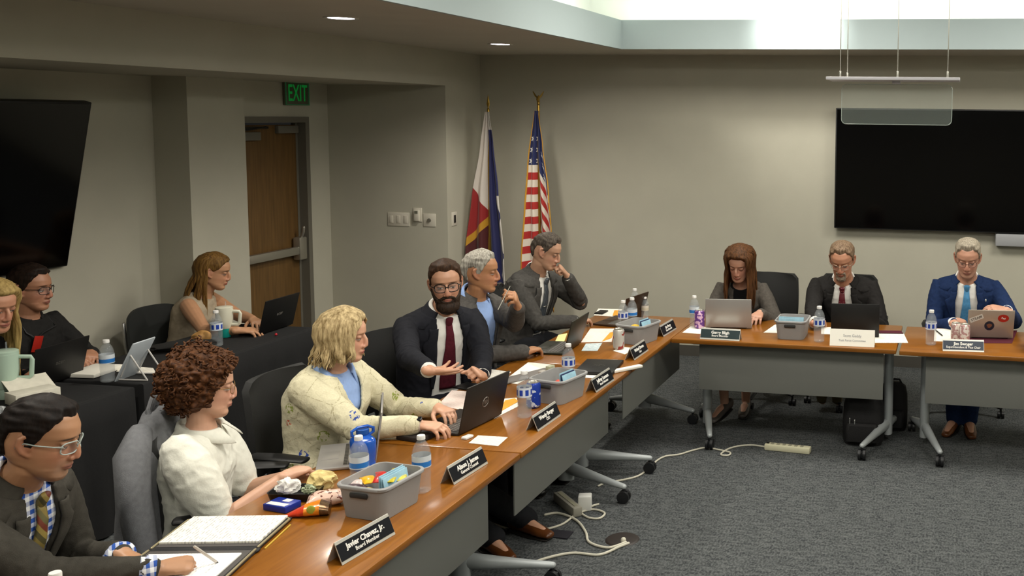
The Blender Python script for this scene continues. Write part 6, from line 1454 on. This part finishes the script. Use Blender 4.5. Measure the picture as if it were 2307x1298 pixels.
# ------------------------------------------------------------------ flags
def flag_mat(kind):
    mt, t, b = newmat(kind); at = t.add('ShaderNodeAttribute'); at.attribute_name = 'fuv'; s = t.add('ShaderNodeSeparateXYZ'); t.link(at.outputs['Vector'], s.inputs[0]); U, V = s.outputs[0], s.outputs[1]
    fr = t.math('ADD', t.math('LESS_THAN', U, .035), t.math('GREATER_THAN', U, .965), clamp=True)
    if kind == 'us_flag':
        sl = t.math('MULTIPLY', t.math('MAXIMUM', t.math('SUBTRACT', U, .5), 0.0), .33); vv = t.math('SUBTRACT', V, sl)
        stripe = t.math('GREATER_THAN', t.math('FRACT', t.math('MULTIPLY', t.math('SUBTRACT', vv, .27), 13.6)), .5); c = t.mix(stripe, lin('#d8cfc0'), lin('#a8201c'))
        can_ = t.math('LESS_THAN', vv, .27); c = t.mix(can_, c, lin('#141f52'))
        fu = t.math('SUBTRACT', t.math('FRACT', t.math('ADD', t.math('MULTIPLY', U, 3.0), .1)), .5); fv = t.math('SUBTRACT', t.math('FRACT', t.math('MULTIPLY', vv, 18)), .5)
        an = t.math('ARCTAN2', fv, fu); rr = t.math('SQRT', t.math('ADD', t.math('MULTIPLY', fu, fu), t.math('MULTIPLY', fv, fv))); star = t.math('LESS_THAN', rr, t.math('ADD', t.math('MULTIPLY', t.math('COSINE', t.math('MULTIPLY', an, 5)), .09), .2))
        c = t.mix(t.math('MULTIPLY', t.math('MULTIPLY', star, can_), t.math('GREATER_THAN', vv, .12)), c, lin('#d9d6d0'))
    else:
        lft = t.math('LESS_THAN', U, .5); sl = t.math('MULTIPLY', t.math('SUBTRACT', .5, U), .30); red = t.math('GREATER_THAN', t.math('ADD', V, t.math('MULTIPLY', U, -.25)), .38)
        cl = t.mix(red, lin('#cfc6bc'), lin('#8e1a1a')); wt = t.math('MULTIPLY', t.math('GREATER_THAN', V, .42), t.math('GREATER_THAN', t.math('ADD', U, t.math('MULTIPLY', t.math('PINGPONG', t.math('SUBTRACT', V, .42), .10), -1.6)), .86))
        cr = t.mix(t.math('MAXIMUM', wt, t.math('LESS_THAN', V, .09)), lin('#1a1d52'), lin('#cfc9c0')); c = t.mix(lft, cr, cl)
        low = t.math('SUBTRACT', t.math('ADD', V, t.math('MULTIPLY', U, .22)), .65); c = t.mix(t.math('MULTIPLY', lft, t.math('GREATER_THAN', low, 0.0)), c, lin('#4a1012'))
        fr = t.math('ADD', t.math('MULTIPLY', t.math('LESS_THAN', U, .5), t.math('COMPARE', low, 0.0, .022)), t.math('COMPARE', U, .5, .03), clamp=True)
    c = t.mix(fr, c, lin('#b8861c')); t.link(c, b.inputs['Base Color']); b.inputs['Roughness'].default_value = .6; b.inputs['Sheen Weight'].default_value = .2; return mt
def flag(u, v, ptop, kind, lab, left, right, vbot, y, finial):
    """left/right: tables v -> pixel column of the cloth's outer edges"""
    top = ony(u, v, y); bot = ony(u+4, 760, y); t = thing('flag', lab, 'flag', (top.x, y, 0), group=None); M_brass = mat('brass', '#a8873c', .3, .8)
    MB().tube([(0, 0, .03), (0, 0, top.z)], .012, 12).build('flag_pole', M_brass, t); MB().lathe([(.0, .0), (.14, .0), (.15, .01), (.05, .04), (.02, .06), (.0, .06)], 28, cap=False).build('pole_stand', M_brass, t)
    f_ = MB()
    if finial == 'spear': f_.lathe([(.004, 0), (.012, .01), (.006, .02), (.016, .05), (.010, .09), (.001, .14)], 12, M=Matrix.Translation((0, 0, top.z)) @ Matrix.Scale(.5, 4, (0, 1, 0)))
    else:
        f_.ball((0, 0, top.z+.02), (.014, .014, .02), 8).tube([(0, 0, top.z+.03), (0, -.01, top.z+.06), (.012, -.02, top.z+.085)], [.012, .016, .007], 10)
        for s in (-1, 1): f_.tube([(0, 0, top.z+.06), (s*.025, 0, top.z+.085), (s*.05, 0, top.z+.125)], [(.006, .018), (.006, .022), (.003, .008)], 10, up=(0, 1, 0))
    f_.build('finial', M_brass, t)
    NV, NU = 60, 49; P = []; uv = []
    for i in range(NV):
        k = i/(NV-1); pv = ptop+(vbot-ptop)*k; L_, R_ = interp(left, pv), interp(right, pv); row = []
        for j in range(NU):
            q = j/(NU-1); p = ony(L_+(R_-L_)*q, pv, y); dpt = .035*k**.5*math.cos(q*PI*6+.8*math.sin(k*5))+.03*k**.5*math.cos(q*PI*2)
            row.append((p.x-top.x, -.03-dpt, p.z)); uv.append((q, k, 0))
        P.append(row)
    mb = MB().sheet(P, .006); me = mb.mesh('flag_cloth'); fixn(me); at = me.attributes.new('fuv', 'FLOAT_VECTOR', 'POINT'); at.data.foreach_set('vector', [c for p in uv+uv for c in p]); me.materials.append(flag_mat(kind)); me.polygons.foreach_set('use_smooth', [True]*len(me.polygons)); o = bpy.data.objects.new('flag_cloth', me); C.objects.link(o); o.parent = t
    return t
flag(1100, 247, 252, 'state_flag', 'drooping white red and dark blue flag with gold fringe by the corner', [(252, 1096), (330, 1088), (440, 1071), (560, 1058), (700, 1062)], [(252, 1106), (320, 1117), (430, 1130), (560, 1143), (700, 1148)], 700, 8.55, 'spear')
flag(1213, 238, 250, 'us_flag', 'drooping star spangled flag with eagle finial on brass pole', [(250, 1207), (370, 1194), (470, 1188), (580, 1182), (700, 1180)], [(250, 1217), (330, 1229), (430, 1243), (520, 1251), (700, 1256)], 700, 8.5, 'eagle')
# ------------------------------------------------------------------ wall things
def tv(name, lab, w, h, M, bez=.012):
    t = thing('television', lab, 'television', (0, 0, 0)); loc = M.to_translation(); t.location = loc; M = Matrix.Translation(-loc) @ M
    MB().box((0, 0, 0), (w, h, .06), bevel=.006, M=M @ Matrix.Translation((0, 0, -.032))).build('cabinet', M_plast, t); MB().box((0, 0, 0), (w-2*bez, h-2*bez, .004), M=M).build('screen', mat('tv_screen', '#020203', .12, spec=.3), t, smooth=False)
    MB().box((0, 0, 0), (.5, .4, .1), M=M @ Matrix.Translation((0, 0, -.1))).build('wall_mount', M_dark, t); return t
a = ony(1877, 243, 8.79); b = ony(1885, 514, 8.79); th_ = a.z-b.z; tw_ = th_*1.78; x0 = (a.x+b.x)/2
tv('tv', 'wide black television on the back wall beside the hanging panel', tw_, th_, basis((x0+tw_/2, 8.79, (a.z+b.z)/2), (1, 0, 0), (0, 0, 1)))
lt = onx(208, 232, -5.50); lb = onx(153, 602, -5.735); yv = 5.60; up_ = (Vector((-5.493, 0, 2.28))-Vector((-5.738, 0, 1.209))); hh = up_.length
tv('tv', 'large black television tilted forward on the left wall', 1.94, hh, basis((-5.615, yv-.97, 1.745), (0, 1, 0), up_))
p1, p2 = ony(2243, 526, 8.8), ony(2243, 555, 8.8); o = MB().box((0, 0, 0), (1.1, .1, p1.z-p2.z), bevel=.012).build('soundbar', mat('soundbar_white', '#9fa0a2', .4), loc=(p1.x+.55, 8.852, (p1.z+p2.z)/2)); tag(o, 'pale grey sound bar under the right television', 'speaker')
M_wp = mat('wall_plate', '#cfc9ba', .45)
def plate(u0, v0, u1, v1, lab, y=None, x=None, kids=3, name='switch_plate', cat='switch'):
    f = (lambda u, v: ony(u, v, y)) if y else (lambda u, v: onx(u, v, x)); A, B = f(u0, v0), f(u1, v1); c = (A+B)/2 + (Vector((0, .002, 0)) if y else Vector((-.002, 0, 0)))
    t = thing(name, lab, cat, c); w = abs(B.x-A.x) if y else abs(B.y-A.y); h = abs(A.z-B.z)
    R_ = Matrix.Identity(4) if y else Matrix.Rotation(PI/2, 4, 'Z')
    MB().box((0, -.004, 0), (w, .008, h), bevel=.002, M=R_).build('plate', M_wp, t)
    for k in range(kids): MB().box(((k-(kids-1)/2)*w/kids, -.009, 0), (w/kids*.5, .005, h*.55), bevel=.0015, M=R_).build('rocker', M_wp, t)
    return t
plate(874, 478, 923, 510, 'wide three gang light switch on the alcove wall', y=YP)
t = plate(931, 468, 951, 500, 'small wall thermostat between the light switch and round control', y=YP, kids=0, name='thermostat', cat='thermostat'); MB().box((0, -.018, -.005), (.05, .022, .10), bevel=.006).build('cover', M_wp, t); MB().box((0, -.03, .025), (.03, .002, .025)).build('display', mat('dim_display', '#6a6a5c', .3), t)
t = plate(954, 481, 982, 511, 'square wall plate with round control right of the thermostat', y=YP, kids=0, name='control_plate', cat='switch'); MB().lathe([(.0, .012), (.016, .012), (.018, .0)], 20, M=Matrix.Translation((0, -.008, 0)) @ Matrix.Rotation(PI/2, 4, 'X'), cap=False).build('dial', M_frame, t)
t = plate(1017, 479, 1029, 507, 'narrow wall plate with dark switch on the pier', x=XP, kids=0); MB().box((.010, 0, 0), (.006, .03, .07), bevel=.001).build('rocker', mat('dark_switch', '#2a2824', .4), t)
# ------------------------------------------------------------------ hanging panel
py = 5.9; A, B = ony(1861, 177, py), ony(2163, 177, py); cx_ = (A.x+B.x)/2; wz = B.x-A.x; zz = (A.z+B.z)/2
pn = thing('hanging_panel', 'flat white panel with a clear pane hung by thin rods from the ceiling tray', 'light fixture', (cx_, py, zz)); M_pw = mat('panel_white', '#cfcdd2', .4)
MB().box((0, .14, 0), (wz, .30, .018), bevel=.003).build('plate', M_pw, pn)
pA, pB, pC = ony(1897, 190, py+.15), ony(2146, 190, py+.15), ony(1897, 279, py+.15)
gw = pB.x-pA.x; gh = pA.z-pC.z; gx = (pA.x+pB.x)/2-cx_; rr_ = rrect(gw, gh, .03, 0)
MB().prism([(p[0], p[1]) for p in rr_], .006, basis((gx, .15, pA.z-zz-gh/2), (1, 0, 0), (0, 0, 1))).build('clear_pane', clear_mat('acrylic', '#b9c4bc', .12, .05), pn, smooth=False)
MB().tube([(gx+p[0], .147, pA.z-zz-gh/2+p[1]) for p in rr_+[rr_[0]]], .0022, 6, rnd_ends=False).build('pane_edge', clear_mat('acrylic_edge', '#c9d4cc', .45), pn)
MB().box((gx+.0, .12, -.018), (.05, .05, .02), bevel=.004).build('sensor', M_pw, pn)
for u, dy in ((1893, .03), (1909, .26), (2022, .03), (2135, .03)):
    q = ony(u, 172, py+dy); MB().tube([(q.x-cx_, dy, .0), (q.x-cx_, dy, 3.36-zz)], .0028, 6).tube([(q.x-cx_, dy, .005), (q.x-cx_, dy, .04)], .006, 8).build('hanging_rod', M_steel, pn)
# ------------------------------------------------------------------ floor things
def fl(u, v, z=.006): return onz(u, v, z)
def smooth_path(pts, n=8):
    out = []; P = [Vector(p) for p in pts]
    for i in range(len(P)-1):
        p0, p1, p2, p3 = P[max(i-1, 0)], P[i], P[i+1], P[min(i+2, len(P)-1)]
        for k in range(n):
            t = k/n; out.append(.5*((2*p1)+(p2-p0)*t+(2*p0-5*p1+4*p2-p3)*t*t+(3*p1-p0-3*p2+p3)*t**3))
    out.append(P[-1]); return out
M_cord = mat('cord_cream', '#c3bfae', .5)
def cord(px, lab, r=.006):
    pts = smooth_path([fl(u, v, r+.001) for u, v in px]); c = pts[0].copy(); o = MB().tube([p-Vector((c.x, c.y, 0)) for p in pts], r, 8, up=(0, 0, 1)).build('extension_cord', M_cord, loc=(c.x, c.y, 0)); tag(o, lab, 'cord', 'cream power cords on the carpet')
cord([(1175, 1278), (1230, 1258), (1290, 1246), (1350, 1250), (1395, 1232), (1416, 1224)], 'cream cord running from the floor socket toward the nearest table foot', .007)
cord([(1410, 1222), (1370, 1234), (1328, 1222), (1320, 1200), (1305, 1178), (1285, 1165), (1255, 1156), (1228, 1160)], 'cream cord curling from the floor socket up under the middle table', .007)
cord([(1100, 1176), (1150, 1192), (1215, 1194), (1265, 1182), (1300, 1158), (1335, 1148), (1362, 1156), (1350, 1168), (1325, 1166), (1308, 1152), (1335, 1140), (1348, 1136)], 'looped cream cord beside the white adapter')
cord([(1348, 1095), (1365, 1088), (1400, 1082), (1436, 1073), (1462, 1056), (1480, 1038), (1500, 1028), (1530, 1024), (1560, 1015), (1590, 1009), (1622, 1014), (1645, 1020), (1640, 1026), (1624, 1024), (1640, 1012), (1665, 1005), (1695, 1003), (1724, 1007)], 'long cream extension cord leading to the power strip')
q1, q2 = fl(1724, 1010), fl(1826, 1020); d_ = q2-q1; ps = thing('power_strip', 'cream power strip on the carpet before the back row', 'power strip', ((q1.x+q2.x)/2, (q1.y+q2.y)/2, 0), math.atan2(d_.y, d_.x))
M_strip = mat('strip_cream', '#c9c5a8', .5); MB().box((0, 0, .022), (d_.length, .06, .042), bevel=.008).build('strip_body', M_strip, ps)
for k in range(6): MB().box((-d_.length*.34+k*d_.length*.13, 0, .0435), (.022, .03, .003), bevel=.001).build('outlet', mat('outlet_grey', '#8f8c78', .6), ps)
MB().box((-d_.length*.44, 0, .046), (.02, .016, .008), bevel=.002).build('switch', M_dark, ps)
q1, q2 = fl(1258, 1118, .03), fl(1300, 1152, .03); d_ = q2-q1; p2_ = thing('power_strip', 'long grey power strip tucked under the middle table', 'power strip', ((q1.x+q2.x)/2, (q1.y+q2.y)/2, 0), math.atan2(d_.y, d_.x)); MB().box((0, 0, .028), (d_.length*1.1, .055, .055), bevel=.008).build('strip_body', mat('strip_grey', '#8f8c80', .5), p2_); MB().box((0, 0, .057), (d_.length*.9, .02, .003)).build('outlet_row', mat('outlet_grey', '#8f8c78', .6), p2_)
q = fl(1318, 1146); ad = tag(MB().box((0, 0, .045), (.075, .07, .085), bevel=.008).build('power_adapter', mat('adapter_white', '#d6d6d0', .4), loc=(q.x, q.y, 0), rotz=.3), 'white cube power adapter next to the looped cord', 'adapter')
q = fl(1402, 1216, 0); fb = thing('floor_socket', 'round brown floor socket with two cords in the carpet', 'socket', (q.x, q.y, 0)); MB().lathe([(.0, .006), (.075, .006), (.085, .004), (.09, .0)], 40, cap=False).build('cover_plate', mat('socket_brown', '#2a2320', .5), fb); MB().tube([(.02, -.04, .004), (.02, -.04, .018)], .014, 12).build('cord_boot', M_cord, fb)
P_ = [fl(1140, 1200, 0), fl(1278, 1216, 0), fl(1292, 1200, 0), fl(1150, 1186, 0)]; c = sum(P_, Vector())/4; o = MB().prism([(p.x-c.x, p.y-c.y) for p in P_], .006).build('floor_mat', mat('rubber_mat', '#1a1820', .8), loc=(c.x, c.y, .0005)); tag(o, 'flat dark rubber strip on the carpet under the middle table', 'mat')
# bags under the back row
def bag(u, v, y, w, d, h, lab, seed):
    q = ony(u, v, y); t = thing('backpack', lab, 'bag', (q.x, y, 0)); M_b = mat('bag_black', '#121112', .75, bump=.15, bscale=200)
    rg = [rrect(w*.9, d*.9, .05, .0), rrect(w, d, .06, .03), rrect(w*1.02, d*1.02, .06, h*.4), rrect(w*.98, d*.95, .06, h*.75), rrect(w*.85, d*.8, .06, h*.93), rrect(w*.5, d*.5, .04, h)]
    MB().loft(rg).build('bag_body', M_b, t); pk = MB().loft([rrect(w*.75, .06, .02, .04), rrect(w*.8, .07, .025, .08), rrect(w*.78, .06, .025, h*.42), rrect(w*.7, .03, .012, h*.46)]).build('front_pocket', M_b, t); pk.location = (0, -d/2-.015, 0)
    MB().tube([(-.06, 0, h*.95), (-.04, 0, h*1.06), (.04, 0, h*1.06), (.06, 0, h*.95)], .008, 8).build('handle', M_b, t)
    for x, z in ((-w*.3, h*.55), (-w*.18, h*.52), (.02, h*.3)): MB().tube([(x, -d/2-.03, z), (x, -d/2-.032, z-.035)], .005, 6).build('buckle', M_chrome, t)
bag(1945, 1000, 6.75, .28, .2, .36, 'black bag with shiny buckles under the back row table', 1); bag(2012, 958, 7.1, .2, .16, .34, 'smaller black bag behind the table leg on the back row', 2)
